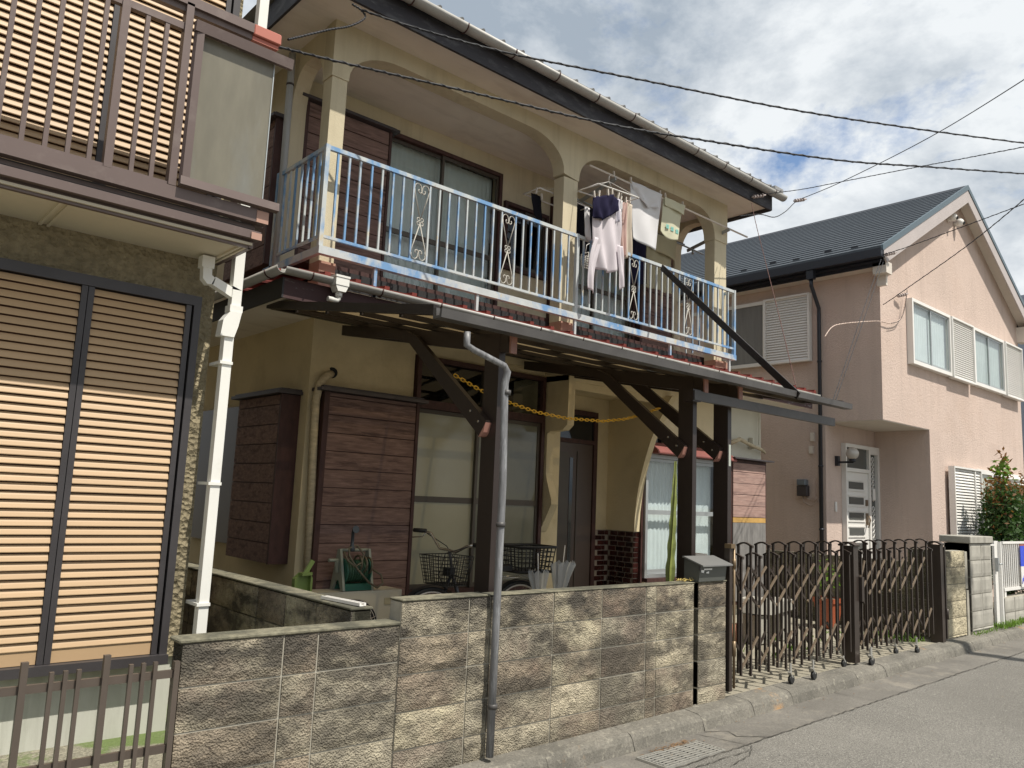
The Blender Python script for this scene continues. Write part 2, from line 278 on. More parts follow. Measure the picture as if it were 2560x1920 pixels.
def clothmat(name,col,trans=.35,**k):
    m=mat(name,col,.9,spec=.05,bump=(300,.2,.001),**k); T=m.node_tree;n=T.nodes;l=T.links;p=n['Principled BSDF']; o=n['Material Output']
    t=n.new('ShaderNodeBsdfTranslucent'); t.inputs[0].default_value=(*col,1); x=n.new('ShaderNodeMixShader'); x.inputs[0].default_value=trans; l.new(p.outputs[0],x.inputs[1]); l.new(t.outputs[0],x.inputs[2]); l.new(x.outputs[0],o.inputs[0]); return m
M['c_white']=clothmat('white_cotton',(.80,.79,.80),.25,var=.03); M['c_pink']=clothmat('pale_pink_cotton',(.80,.745,.775),.3,var=.04); M['c_salmon']=clothmat('salmon_pink_cotton',(.72,.52,.47),.3)
M['c_navy']=clothmat('navy_cotton',(.022,.02,.045),.05); M['c_black']=clothmat('black_cotton',(.015,.015,.02),.03); M['c_beige']=clothmat('pale_yellow_beige_cotton',(.62,.57,.40),.4)
M['c_towel']=clothmat('pale_yellow_towel',(.72,.70,.53),.25,var=.05,dirt=[((.25,.55,.50),16,.60,.66,0.0)])
M['c_teal']=clothmat('teal_flower_print',(.30,.62,.56),.2); M['c_cream']=clothmat('cream_cotton',(.70,.62,.52),.3)
def leafmat(name,col,trans=.3):
    m=mat(name,col,.55,var=.35,vscale=9,spec=.4); T=m.node_tree;n=T.nodes;l=T.links;p=n['Principled BSDF']; o=n['Material Output']
    t=n.new('ShaderNodeBsdfTranslucent'); t.inputs[0].default_value=(col[0]*1.3,col[1]*1.5,col[2],1); x=n.new('ShaderNodeMixShader'); x.inputs[0].default_value=trans; l.new(p.outputs[0],x.inputs[1]); l.new(t.outputs[0],x.inputs[2]); l.new(x.outputs[0],o.inputs[0]); return m
M['leaf']=leafmat('green_leaf',(.05,.10,.025)); M['leaf_d']=leafmat('dark_green_leaf',(.022,.055,.018),.2); M['leaf_r']=leafmat('reddish_new_leaf',(.20,.09,.03)); M['weed']=leafmat('bright_weed_leaf',(.13,.22,.03)); M['bark']=mat('bark',(.12,.09,.06),.9)
def polymat():
    m=bpy.data.materials.new('smoky_polycarbonate'); m.use_nodes=True; T=m.node_tree; n=T.nodes; l=T.links; n.clear()
    o=n.new('ShaderNodeOutputMaterial'); t=n.new('ShaderNodeBsdfTransparent'); t.inputs[0].default_value=(.20,.165,.105,1); d=n.new('ShaderNodeBsdfDiffuse'); d.inputs[0].default_value=(.10,.075,.05,1); tr=n.new('ShaderNodeBsdfTranslucent'); tr.inputs[0].default_value=(.26,.19,.10,1)
    a=n.new('ShaderNodeMixShader'); a.inputs[0].default_value=.6; l.new(d.outputs[0],a.inputs[1]); l.new(tr.outputs[0],a.inputs[2]); b=n.new('ShaderNodeMixShader'); b.inputs[0].default_value=.62; l.new(t.outputs[0],b.inputs[1]); l.new(a.outputs[0],b.inputs[2]); l.new(b.outputs[0],o.inputs[0]); return m
M['poly']=polymat()
streaks(M['pink'],0,0,.22,(.36,.28,.24)); streaks(M['cream'],0,0,.35,(.30,.25,.16)); streaks(M['base'],0,0,.5,(.2,.2,.15)); streaks(M['soffit'],0,0,.3,(.35,.3,.25),(1.3,6,1)); streaks(M['greyblock'],0,0,.55,(.13,.12,.105))
def zr(x): return -.17+.0135*(x-3.5)
# =============== SETTING ===============
def sheet(xs,ys,zf,flip=False):
    b=B(); g=[[b.bm.verts.new((x,y,zf(x,y))) for y in ys] for x in xs]
    for i in range(len(xs)-1):
        for j in range(len(ys)-1): b.bm.faces.new((g[i][j],g[i+1][j],g[i+1][j+1],g[i][j+1]))
    return b
def zc(x): return -.17+.0135*(max(-3,min(x,26))-3.5)
struct('ground',sheet([-400,-60,-20,-3,8,26,60,400],[-400,-60,-10,-5.5,0,12,60,400],lambda x,y:zc(x)-.03),M['soil'])
struct('road',sheet([-60,-3,2,6,10,14,20,26,60],[-5.2,-3,-.5],lambda x,y:zc(x)),M['asphalt'])
struct('gutter',sheet([-60,-3,3.4,5,8,11,14,20,26,60],[-.56,-.46,-.19],lambda x,y:zc(x)+(.005 if y>-.5 else .001)),M['gutconc'])
struct('driveway',sheet([5.78,7,8.5,10.3],[-.12,.5,2.5],lambda x,y:-.032+.0135*(x-5.8)+.012*max(y,0)),M['drive'])
struct('garden_ground',sheet([1.45,3.2,5.8],[.1,2.5,9],lambda x,y:.04),M['soil'])
struct('mossy_strip',sheet([-3,0,1,2.34],[.13,.4,.8,1.6],lambda x,y:.02+.05*y),M['moss'])
struct('far_pavement',B().box(-60,60,-6.6,-5.2,-.4,-.02),M['gutconc'])
# kerb stones, each a piece of one kerb
kb=thing('kerb',(3.6,-.16,-.1),'stained grey concrete kerb along the foot of the block wall and gate','kerb'); kb['kind']='structure'; del kb['label']; del kb['category']
xs=[-3,-1.2,.6,2.4,3.62,4.42,5.22,5.9,6.5,7.1,7.7,8.3,8.9,9.5,10.1,10.7,11.3,11.9,12.5,13.1,13.7,14.9,16.1,17.3,18.5]
for i in range(len(xs)-1):
    a,c=xs[i]+.003,xs[i+1]-.003; z0,z1=zr(a),zr(c)
    b=B(); h=.118 if a<3.6 else .112
    rows=[]
    n=max(3,int((c-a)/.12))
    for k in range(n+1):
        x=a+(c-a)*k/n; z=zr(x); j=lambda s:random.uniform(-s,s)
        rows.append([b.bm.verts.new(p) for p in ((x,.02,z-.1),(x,.02,z+h+.012),(x,-.125,z+h+j(.0015)),(x,-.152+j(.002),z+h-.012+j(.0015)),(x,-.172+j(.002),z+h-.04),(x,-.195+j(.003),z-.002),(x,-.20,z-.1))])
    for k in range(n):
        for q in range(6): b.bm.faces.new((rows[k][q],rows[k+1][q],rows[k+1][q+1],rows[k][q+1]))
    b.bm.faces.new(rows[0]); b.bm.faces.new(rows[-1][::-1])
    b.build('kerb_stone',M['kerb'],kb)
# cracks in the gutter and at the asphalt edge
def ribbon(b,pts,w,z0=.006):
    R_=random.Random(len(pts)); P=[]
    for (x0,y0),(x1,y1) in zip(pts[:-1],pts[1:]):
        n=max(2,int(math.hypot(x1-x0,y1-y0)/.04))
        for k in range(n): f=k/n; P.append((x0+(x1-x0)*f+R_.uniform(-.008,.008),y0+(y1-y0)*f+R_.uniform(-.008,.008)))
    P.append(pts[-1]); V=[]
    for i,(x,y) in enumerate(P):
        a=P[min(i+1,len(P)-1)]; c=P[max(i-1,0)]; dx,dy=a[0]-c[0],a[1]-c[1]; m=math.hypot(dx,dy) or 1; ww=w*R_.uniform(.3,1); V.append((b.bm.verts.new((x-dy/m*ww,y+dx/m*ww,zc(x)+z0)),b.bm.verts.new((x+dy/m*ww,y-dx/m*ww,zc(x)+z0))))
    for p,q in zip(V[:-1],V[1:]): b.bm.faces.new((p[0],q[0],q[1],p[1]))
b=B(); ribbon(b,[(3.2,-.555),(6,-.56),(10,-.555),(16,-.56)],.006,.008); ribbon(b,[(5.2,-.20),(5.35,-.30),(5.30,-.42),(5.5,-.56)],.007,.009); ribbon(b,[(5.1,-.20),(5.2,-.6),(5.0,-.7),(4.7,-.75)],.005,.009); ribbon(b,[(7.2,-.2),(7.22,-.55)],.004,.009); ribbon(b,[(4.2,-.62),(5.1,-.64),(5.12,-.56)],.005,.009); ribbon(b,[(9.1,-.2),(9.15,-.56)],.004,.009)
struct('road_crack',b,mat('dark_crack_dirt',(.075,.07,.06),.95))
b=B(); R__=random.Random(5)
for k in range(170):
    x=R__.uniform(3.3,14); y=-.2-abs(R__.gauss(0,.10)) if k<120 else R__.uniform(-2.6,-.6); a=R__.random()*6.28; l_=R__.uniform(.008,.025); z=zc(x)+.012
    b.quad((x,y,z),(x+l_*math.cos(a),y+l_*math.sin(a),z+.003),(x+l_*math.cos(a+.6),y+l_*math.sin(a+.6),z+.001))
for k in range(60):
    x=4.75+R__.gauss(0,.12); y=-.285+R__.gauss(0,.012); a=R__.random()*6.28; z=zc(x)+.015; b.bar((x,y,z),(x+.05*math.cos(a),y+.03*math.sin(a),z+.004),.003,.002)
tag(struct('litter',b,mat('dry_brown_litter',(.20,.12,.06),.9)),'small dry leaves and twigs scattered along the gutter','leaf litter',kind='stuff')
# drain grate
gz=zr(4.6)+.012
gt=thing('drain_grate',(4.62,-.42,gz),'galvanised steel drain grate set in the gutter below the block wall','drain grate')
fx0,fx1,fy0,fy1=4.30,4.96,-.54,-.30
fr=B(); fr.box(fx0,fx1,fy0,fy0+.012,gz-.03,gz+.004).box(fx0,fx1,fy1-.012,fy1,gz-.03,gz+.004).box(fx0,fx0+.012,fy0+.012,fy1-.012,gz-.03,gz+.004).box(fx1-.012,fx1,fy0+.012,fy1-.012,gz-.03,gz+.004); fr.build('grate_frame',M['steel'],gt)
b=B().box(fx0+.012,fx1-.012,fy0+.012,fy1-.012,gz-.03,gz-.0075); b.build('drain_pit',M['black'],gt)
me=B().box(-.31,.31,-.007,.007,-.005,.005).mesh('grate_bar',M['steel'])
for k in range(7): piece('grate_bar',me,gt,((fx0+fx1)/2,fy0+.030+k*.030,gz))
me=B().box(-.004,.004,-.105,.105,-.004,.003).mesh('cross_rod',M['rubber'])
for k in range(6): piece('cross_rod',me,gt,(fx0+.07+k*.104,(fy0+fy1)/2,gz+.001))
# =============== BLOCK WALLS ===============
def blockmesh(name,w,h,d,m,rough=.007,seed=0,nx=None):
    r=random.Random(seed); b=B(); nx=nx or max(3,int(w/.035)); nz=max(3,int(h/.035)); g=[]
    for i in range(nx+1):
        row=[]
        for j in range(nz+1):
            edge=i in(0,nx) or j in (0,nz)
            row.append(b.bm.verts.new((w*i/nx,0.001 if edge else -abs(r.gauss(.004,rough*.5))-.001,h*j/nz)))
        g.append(row)
    for i in range(nx):
        for j in range(nz): b.bm.faces.new((g[i][j],g[i+1][j],g[i+1][j+1],g[i][j+1]))
    A=[b.bm.verts.new(p) for p in ((0,d,0),(w,d,0),(w,d,h),(0,d,h))]
    def side(f,a,c): b.bm.faces.new(f+[c,a])
    side([g[i][0] for i in range(nx+1)],A[0],A[1]); side([g[nx-i][nz] for i in range(nx+1)],A[2],A[3])
    side([g[0][nz-j] for j in range(nz+1)],A[3],A[0]); side([g[nx][j] for j in range(nz+1)],A[1],A[2]); b.bm.faces.new(A[::-1])
    return b.mesh(name,m)
def wall_run(th,segs,z_top,z_bot,course,y,d,m,jw=.010,rot=None,rough=.007):
    nc=0; z=z_top; cache={}
    while z>z_bot-.0001 and nc<12:
        h=min(course,z-z_bot)
        if h<.03: break
        for (a,c) in segs:
            key=(round(c-a,3),round(h,3),random.randint(0,2))
            if key not in cache: cache[key]=blockmesh('block',c-a-jw,h-jw,d,m,rough,hash(key)%1000)
            loc=(a+jw/2,y+random.uniform(-.0015,.0015),z-h+jw/2)
            if rot: loc=(y+random.uniform(-.003,.003),-(a+jw/2) if rot<0 else a+jw/2,z-h+jw/2)
            piece('block',cache[key],th,loc,(0,0,rot or 0))
        z-=course; nc+=1
bw=thing('block_wall',(3.6,.06,-.05),'weathered split-face concrete block wall along the street, lower at its left end','wall')
wall_run(bw,[(1.405,1.91),(1.91,2.10),(2.10,2.60)],.775,-.03,.2,0,.12,M['block'])
wall_run(bw,[(2.60,3.09),(3.09,3.255),(3.255,3.80),(3.80,4.275),(4.275,4.755),(4.755,4.875),(4.875,5.345)],.90,-.06,.2,0,.12,M['block'])
wall_run(bw,[(5.395,5.78)],.90,-.06,.2,0,.14,M['block'])
b=B(); b.box(1.41,2.597,.006,.118,-.15,.77).box(2.603,5.345,.006,.118,-.15,.895).box(5.345,5.398,.05,.12,-.15,.89).box(5.40,5.775,.006,.138,-.15,.895); b.build('mortar_joint',M['mortar'],bw)
b=B(); b.box(1.39,2.60,-.006,.128,.772,.792,.006); b.box(2.60,3.25,-.006,.128,.898,.912,.005); b.box(3.26,5.35,-.004,.126,.8975,.906,.003); b.box(5.392,5.785,-.006,.146,.8975,.908,.003); b.build('coping',M['blockd0'],bw)
# side boundary wall between the two left houses
sw=thing('block_wall',(2.42,1.6,0),'mossy shaded block wall running back between the two left houses','wall')
wall_run(sw,[(-3.33+.4*k,-2.93+.4*k) for k in range(8)],.845,.04,.2,2.36,.13,M['block'],rot=-math.pi/2)
B().box(2.369,2.485,.135,3.33,-.1,.84).build('mortar_joint',M['blockd0'],sw)
B().box(2.355,2.50,.131,3.35,.847,.862,.004).build('coping',M['blockd0'],sw)
# wall right of the gate and wall behind gate
rw=thing('block_wall',(10.6,.06,0),'short yellowish block wall pillar at the right end of the gate','wall')
wall_run(rw,[(10.42,11.02)],1.09,0.06,.2,0,.14,M['blocky'],rough=.005)
b=B(); b.box(10.425,11.015,.012,.138,-.1,1.085).box(11.022,11.10,.0,.14,.62,1.075).box(11.05,11.12,.0,.14,-.1,.6); b.build('mortar_joint',M['mortar'],rw)
dw=thing('block_wall',(10.45,1.5,0),'dark stained boundary block wall behind the gate, stepping down towards the back','wall')
M['blockd']=mat('sooty_split_face_block',(.20,.18,.12),.95,bump=(36,.9,.012),var=.3,vscale=20,voro=50,spec=.1,rand=.2,dirt=[((.05,.05,.04),3,.4,.65,.8)])
wall_run(dw,[(-.45,-.15)],1.09,.05,.2,10.42,.14,M['blockd'],rot=-math.pi/2)
wall_run(dw,[(-.45-.4*(k+1),-.45-.4*k) for k in range(7)],.925,.05,.2,10.42,.14,M['blockd'],rot=-math.pi/2)
b=B(); b.box(10.432,10.55,.16,.45,-.1,1.08).box(10.432,10.55,.452,3.3,-.1,.92); b.build('mortar_joint',M['mortar'],dw)
gw=thing('block_wall',(11.5,.1,0),'taller plain grey block pillar with a flat cap beside the white gate','wall')
wall_run(gw,[(11.15,11.53),(11.53,11.90)],1.175,.09,.21,-.02,.3,M['greyblock'],rough=.0006)
B().box(11.155,11.895,-.010,.29,-.1,1.17).build('mortar_joint',M['mortar'],gw)
B().box(11.11,11.92,-.045,.33,1.177,1.265,.008).build('wall_cap',M['greyblock'],gw)
# =============== LEFT HOUSE ===============
lh=thing('house',(1.0,1.1,0),'house at the left edge with tan slatted shutters and a brown metal balcony','house')
b=B(); b.box(-6,1.80,1.1,6.5,.50,6.3); b.build('wall',M['rough'],lh)
B().box(-6,1.77,1.13,6.4,-.25,.497).build('base',M['base'],lh)
def shutters(z0,z1,pans,pitch,yf,hd):
    fb=B()
    xs0=min(p[0] for p in pans); xs1=max(p[1] for p in pans)
    fb.box(xs0-.06,xs1+.055,yf-.02,1.098,z1,z1+.06).box(xs0-.06,xs1+.055,yf-.05,1.098,z0-.05,z0)
    fb.box(xs1+.012,xs1+.055,yf-.02,1.098,z0,z1)
    fb.build('shutter_frame',M['lh_dark'],lh)
    for (a,c) in pans:
        w=c-a; p=B(); p.box(a,a+.031,yf-.012,1.085,z0+.002,z1-.002).box(c-.031,c,yf-.012,1.085,z0+.002,z1-.002)
        sh=p.build('shutter',M['lh_dark'],lh)
        B().box(a+.032,c-.032,yf+.022,yf+.03,z0+.003,z1-.003).build('shutter_back',M['louver_gap'],sh)
        s=B(); h=pitch; wl=w-.066
        s.prism([(-.006,0.0),(-.007,.004),(.0,pitch*.5),(.008,pitch*.84),(.013,pitch*.84),(.013,.004)],'x',0,wl)
        me=s.mesh('slat',M['louver'])
        k=0; z=z0+.075
        B().box(a+.033,c-.033,yf+.001,yf+.02,z0+.003,z0+.073).build('bottom_board',M['louver'],sh)
        while z<z1-pitch: piece('slat',me,sh,(a+.033,yf+random.uniform(-.0012,.0012),z+random.uniform(-.0008,.0008)),(0,random.uniform(-.0015,.0015),0)); z+=pitch; k+=1
shutters(.53,2.575,[(1.075,1.645),(.50,1.071),(-.08,.496)],.0458,1.045,0)
shutters(3.12,5.25,[(1.065,1.70),(.435,1.061),(-.2,.431)],.0468,1.045,0)
# eave / balcony floor
b=B(); b.box(-6,1.79,.56,1.099,2.885,2.90); b.build('balcony_soffit',M['beige_soffit'],lh)
b=B(); b.box(.80,.815,.60,1.09,2.872,2.885).box(.84,.855,.60,1.09,2.872,2.885).box(1.73,1.745,.6,1.09,2.872,2.885).box(1.76,1.775,.6,1.09,2.872,2.885); b.split('soffit_joint_cover',M['beige_soffit'],lh)
B().box(-6,1.78,.562,.574,2.9625,3.0095).build('shadow_gap',M['lh_dark'],lh); bal=B(); bal.box(-6,1.84,.50,.56,3.01,3.085).box(-6,1.80,.575,.60,2.965,3.01).box(-6,1.82,.52,.575,2.915,2.962).box(-6,1.79,.575,.60,2.87,2.915).box(1.79,1.845,.56,1.09,3.005,3.085).box(1.775,1.80,.57,1.09,2.87,3.005).box(-6,1.79,.56,1.09,2.98,3.0)
bl=bal.build('balcony',M['lh_brown'],lh)
B().box(1.775,1.846,.496,.5,3.01,3.08).box(1.76,1.822,.511,.515,2.91,2.95).split('end_cap',mat('salmon_brown_cap',(.42,.25,.19),.5),bl)
me=B().box(-.011,.011,-.012,.012,3.088,3.99).mesh('baluster',M['lh_brown'])
for x in (-.35,-.25,-.14,-.04,.07,.175,.28,.383,.487,.59,.69,.79,.888,1.09,1.19): piece('baluster',me,bl,(x,.53,0))
b=B(); b.box(-6,1.28,.515,.548,3.99,4.03).box(-6,1.28,.512,.55,3.086,3.105); b.box(-6,1.66,.50,.60,4.135,4.19).box(-6,1.66,.52,.56,4.10,4.134); b.build('handrail',M['lh_brown'],bl)
B().box(1.66,1.83,.498,.602,4.125,4.193,.006).box(1.66,1.82,.515,.565,4.098,4.122).build('handrail_end',mat('red_brown_plastic',(.42,.13,.09),.5),bl)
B().box(1.74,1.82,.56,1.05,4.10,4.17).build('side_handrail',M['lh_brown'],bl)
b=B(); b.box(1.275,1.315,.50,.56,3.088,4.15).box(.955,.995,.505,.555,3.088,4.02); b.split('balcony_post',M['lh_brown'],bl)
b=B(); b.prism([(1.325,.50),(1.335,.475),(1.372,.465),(1.378,.50)],'z',3.14,3.99).prism([(.50,3.99),(.465,3.985),(.455,4.045),(.50,4.05)],'x',1.322,1.90).prism([(.50,3.14),(.465,3.142),(.46,3.095),(.50,3.09)],'x',1.325,1.89); pf=b.build('panel_frame',M['lh_brown'],bl)
B().box(1.375,1.80,.51,.52,3.135,3.995).build('frosted_panel',M['frost'],pf)
B().box(1.80,1.806,.505,.525,3.13,3.995).build('panel_edge',M['alum'],bl)
# downpipes of the left house
b=B(); b.box(1.845,1.905,.93,.99,2.70,6.2).box(1.822,1.880,.93,.99,.35,2.52); wp=b.build('downpipe',M['white_pipe'],lh)
b=B(); b.prism([(1.79,2.40),(1.875,2.40),(1.895,2.47),(1.91,2.56),(1.84,2.56),(1.80,2.5)],'y',.915,1.0).box(1.835,1.915,.92,1.0,2.56,2.60).prism([(1.845,2.60),(1.905,2.60),(1.905,2.70),(1.845,2.72)],'y',.93,.99); b.build('pipe_joint',M['white_pipe'],wp)
b=B(); b.box(1.645,1.72,.93,1.0,2.80,2.872).prism([(1.655,2.80),(1.71,2.80),(1.712,2.76),(1.735,2.745),(1.725,2.705),(1.69,2.70),(1.66,2.73)],'y',.935,.99).prism([(1.715,2.705),(1.735,2.755),(1.875,2.70),(1.865,2.64)],'y',.935,.99); b.build('branch_pipe',M['white_pipe'],wp)
b=B()
for z in (2.23,1.5,.8,3.6): b.box(1.806,1.884,.92,1.098,z,z+.018) if z<3 else b.box(1.836,1.914,.92,1.098,z,z+.018)
b.split('pipe_clamp',M['white_pipe'],wp)
# low metal fence bottom left
M['fence']=mat('olive_bronze_fence',(.11,.088,.072),.4,metal=.2,var=.1)
fn=thing('metal_fence',(1.0,0,-.1),'low bronze metal bar fence at the bottom left corner','fence')
b=B(); b.box(-2,1.375,-.004,.014,.628,.662).box(-2,1.375,-.004,.014,.305,.34); b.build('fence_rail',M['fence'],fn)
me=B().box(-.0085,.0085,-.009,.009,-.15,.707).mesh('fence_bar',M['fence']); me2=B().box(-.013,.013,-.013,.013,-.15,.757).mesh('fence_post',M['fence'])
for k in range(-6,3):
    x=.775+.31*k-.31 if False else .775+.31*(k-1)
    if x<1.3:
        piece('fence_post',me2,fn,(x,-.014,0))
        for d in (.103,.155,.206): piece('fence_bar',me,fn,(x+d,-.012,0))
B().box(1.374,1.398,-.02,.012,-.15,.70).build('end_post',M['fence'],fn)
# =============== MAIN HOUSE ===============
mh=thing('house',(6.0,2.5,0),'two-storey cream stucco house with arched balcony, blue railing and red tiled lower roof','house')
YW=2.5
b=B()
def wallx(x0,x1,z0,z1,y0=YW,y1=YW+.15): b.box(x0,x1,y0,y1,z0,z1)
wallx(3.2,4.29,0,3.3); wallx(4.29,6.02,0,.54); wallx(4.29,6.02,2.84,3.3); wallx(6.02,6.30,0,3.3); wallx(7.60,7.83,2.86,3.3); wallx(7.803,7.84,2.18,2.858)
wallx(7.83,9.50,0,.55); wallx(7.84,9.50,2.34,3.3); wallx(6.30,7.598,2.862,3.3)
b.box(3.2,3.35,2.65,9,0,3.3); b.box(10.3,10.45,2.65,9,0,3.3)
b.box(6.15,6.30,2.65,3.03,0,2.86)
b.box(6.15,6.42,3.03,3.15,0,2.86); b.box(7.45,7.80,3.03,3.15,0,2.86); b.box(6.42,7.45,3.03,3.15,2.62,2.86)
M['cream_g']=mat('yellow_cream_stucco',(.64,.545,.355),.9,bump=(60,.9,.005),var=.07,vscale=1.0,dirt=[((.30,.24,.13),1.3,.5,.75,.5)],spec=.2)
b.build('ground_floor_wall',M['cream_g'],mh)
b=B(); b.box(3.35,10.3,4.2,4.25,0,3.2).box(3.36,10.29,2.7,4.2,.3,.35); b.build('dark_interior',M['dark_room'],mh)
B().box(9.502,10.45,YW,YW+.149,0,3.29).build('pale_wall',M['creamgrey'],mh)
# porch arch fins
def fin(x0,x1,prof,m=M['cream']): return B().prism(prof,'x',x0,x1)
pf=[(2.52,2.84),(2.12,2.84),(2.13,2.30)]
pf+= [(2.20,2.245),(2.38,2.235),(2.43,2.21),(2.43,1.78),(2.41,1.70),(2.335,1.50),(2.33,1.45),(2.49,1.16),(2.52,1.14)]
fin(6.03,6.13,pf).build('porch_bracket',M['cream_g'],mh)
pr=[(3.03,2.80),(2.02,2.80)]
pr=[(3.03,2.80),(2.02,2.80),(2.10,2.69),(2.17,2.57),(2.25,2.45),(2.34,2.26),(2.41,2.07),(2.47,1.88),(2.51,1.72),(2.54,1.55),(2.56,1.38),(2.57,1.155)]
pr+= [(3.03,1.155)]
fin(7.70,7.80,pr).build('porch_fin_wall',M['cream_g'],mh)
b=B(); b.box(6.03,7.80,2.13,2.50,2.78,2.98).box(6.13,7.74,2.50,3.03,2.80,2.86).box(5.2,6.03,2.40,2.5,2.90,2.98).box(7.80,8.0,2.3,2.5,2.78,2.98).box(6.13,7.70,2.16,2.2,2.70,2.78); b.build('porch_beam',M['cream_g'],mh)
# brick tiles
bt=B(); bt.box(7.705,7.795,2.585,3.028,.05,1.152).box(7.46,7.704,3.0,3.029,.05,1.152); bt=bt.build('brick_dado',M['grout'],mh)
meA=B().box(0,.008,.0,.112,0,.052,.002).mesh('brick_tile',M['brick']); meB=B().box(0,.118,0,.008,0,.052,.002).mesh('brick_tile',M['brick']); meC=B().box(0,.094,0,.008,0,.052,.002).mesh('brick_tile',M['brick'])
for r in range(17):
    z=1.094-.062*r
    for k in range(3):
        y=2.592+.124*k+(.03 if r%2 else 0)
        piece('brick_tile',meA,bt,(7.698,y,z))
    piece('brick_tile',meB,bt,(7.465+(.0 if r%2 else .05),2.993,z)); piece('brick_tile',meB,bt,(7.590+(.0 if r%2 else .05),2.993,z),scale=(.85 if not r%2 else .45,1,1))
    piece('brick_tile',meC,bt,(7.703,2.577,z))
# door
dr=B(); dr.box(6.42,6.48,2.98,3.03,0,2.61).box(7.385,7.45,2.98,3.03,0,2.61).box(6.48,7.385,2.98,3.03,2.55,2.61).box(6.48,7.385,2.98,3.03,2.20,2.25); dr=dr.build('front_door',M['wood_dark'],mh)
B().box(6.482,7.383,3.0,3.03,.1,2.198).build('door_leaf',M['door'],dr)
b=B(); b.box(6.745,6.955,2.99,2.999,.25,2.08).box(6.60,6.615,2.99,2.999,.25,2.1).box(7.10,7.115,2.99,2.999,.25,2.1); b.build('door_moulding',M['sash'],dr)
b=B(); b.box(6.67,6.725,2.994,2.9995,.25,2.02).box(6.975,7.03,2.994,2.9995,.25,2.02).box(6.482,7.383,3.0,3.03,2.252,2.548); b.split('door_glass',mat('black_door_glass',(.01,.015,.02),.06,spec=.8),dr)
b=B(); b.box(6.60,6.645,2.975,2.995,1.27,1.47); b.tube([(6.62,2.96,1.35),(6.74,2.96,1.35)],.013); b.build('door_handle',M['alum'],dr)
B().box(6.60,6.645,2.975,2.995,1.03,1.13).tube([(6.622,2.975,1.08),(6.622,2.968,1.08)],.014).build('doorbell',M['white_warm'],dr)
# window ground floor with shutter box
def sash_window(parent,x0,x1,z0,z1,y,fm,name='window',trans=None,pm=None,cur=None,mid=None,div=None,fw=.045,depth=.07):
    f=B(); f.box(x0,x0+fw,y-.02,y+depth,z0,z1).box(x1-fw,x1,y-.02,y+depth,z0,z1).box(x0+fw,x1-fw,y-.02,y+depth,z1-fw,z1).box(x0+fw,x1-fw,y-.02,y+depth,z0,z0+fw)
    zt=z1-fw
    if trans: f.box(x0+fw,x1-fw,y-.02,y+depth,trans-.05,trans+.03); zt=trans-.05
    w=f.build(name,fm,parent); div=div or (x0+x1)/2
    for (a,c,yy) in ((x0+fw+.002,div+.02,y+.035),(div-.02,x1-fw-.002,y+.005)):
        s=B(); t=.032; s.box(a,a+t,yy,yy+.025,z0+fw+.002,zt-.002).box(c-t,c,yy,yy+.025,z0+fw+.002,zt-.002).box(a+t,c-t,yy,yy+.025,z0+fw+.002,z0+fw+.05).box(a+t,c-t,yy,yy+.025,zt-.04,zt-.002)
        if mid: s.box(a+t,c-t,yy,yy+.025,mid-.03,mid+.025)
        s.build('sash',M['sash'] if fm not in (M['alum'],M['white']) else fm,w)
        zz=[(z0+fw+.051,zt-.041)] if not mid else [(z0+fw+.051,mid-.031),(mid+.026,zt-.041)]
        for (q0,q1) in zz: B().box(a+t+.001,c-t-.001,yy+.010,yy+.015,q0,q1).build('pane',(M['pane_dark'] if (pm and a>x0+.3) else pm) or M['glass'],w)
    if trans:
        dv=(x0+x1)/2
        B().box(dv-.02,dv+.02,y,y+.05,trans+.031,z1-fw-.001).build('transom_mullion',M['sash'],w)
        for a,c in ((x0+fw+.002,dv-.022),(dv+.022,x1-fw-.002)): B().box(a,c,y+.02,y+.025,trans+.032,z1-fw-.002).build('pane',M['glass'],w)
    if cur: curtain(w,x0+fw,x1-fw,z0+fw,zt,y+depth+.07,cur)
    return w
def curtain(parent,x0,x1,z0,z1,y,m,amp=.016,per=.075):
    b=B(); n=int((x1-x0)/.018)+2; A=[];C=[]
    for i in range(n+1):
        x=x0+(x1-x0)*i/n; yy=y+amp*(.6+.4*math.sin(x*5.3))*math.sin(x*6.283/per+2.2*math.sin(x*4.1)+1.1*math.sin(x*9.7))
        A.append(b.bm.verts.new((x,yy,z0))); C.append(b.bm.verts.new((x+.004*math.sin(9*x),y+(yy-y)*.7,z1)))
    for i in range(n): f=b.bm.faces.new((A[i],A[i+1],C[i+1],C[i])); f.smooth=True
    b.build('curtain',m,parent,norm=False)
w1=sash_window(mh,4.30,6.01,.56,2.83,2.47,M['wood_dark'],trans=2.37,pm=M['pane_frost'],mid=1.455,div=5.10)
def planks(parent,x0,x1,z0,z1,y,pitch,mt=None,t=.012,axis='x'):
    z=z0; L_=(x1-x0); me=None
    while z<z1-.02:
        h=min(pitch,z1-z)-.008
        b=B()
        if axis=='x': b.prism([(0,0),(0,h-.004),(.004,h),(t,h),(t,0)],'x',0,L_-.004)
        else: b.prism([(0,0),(0,h-.004),(-.004,h),(-t,h),(-t,0)] ,'y',0,L_-.004) if False else b.box(0,t,0,L_-.004,0,h)
        if me is None or abs(h-lasth)>.001: me=b.mesh('plank',mt or M['wood']); lasth=h
        else: b.bm.free()
        piece('plank',me,parent,(x0+.002,y,z+.004) if axis=='x' else (y,x0+.002,z+.004)); z+=pitch
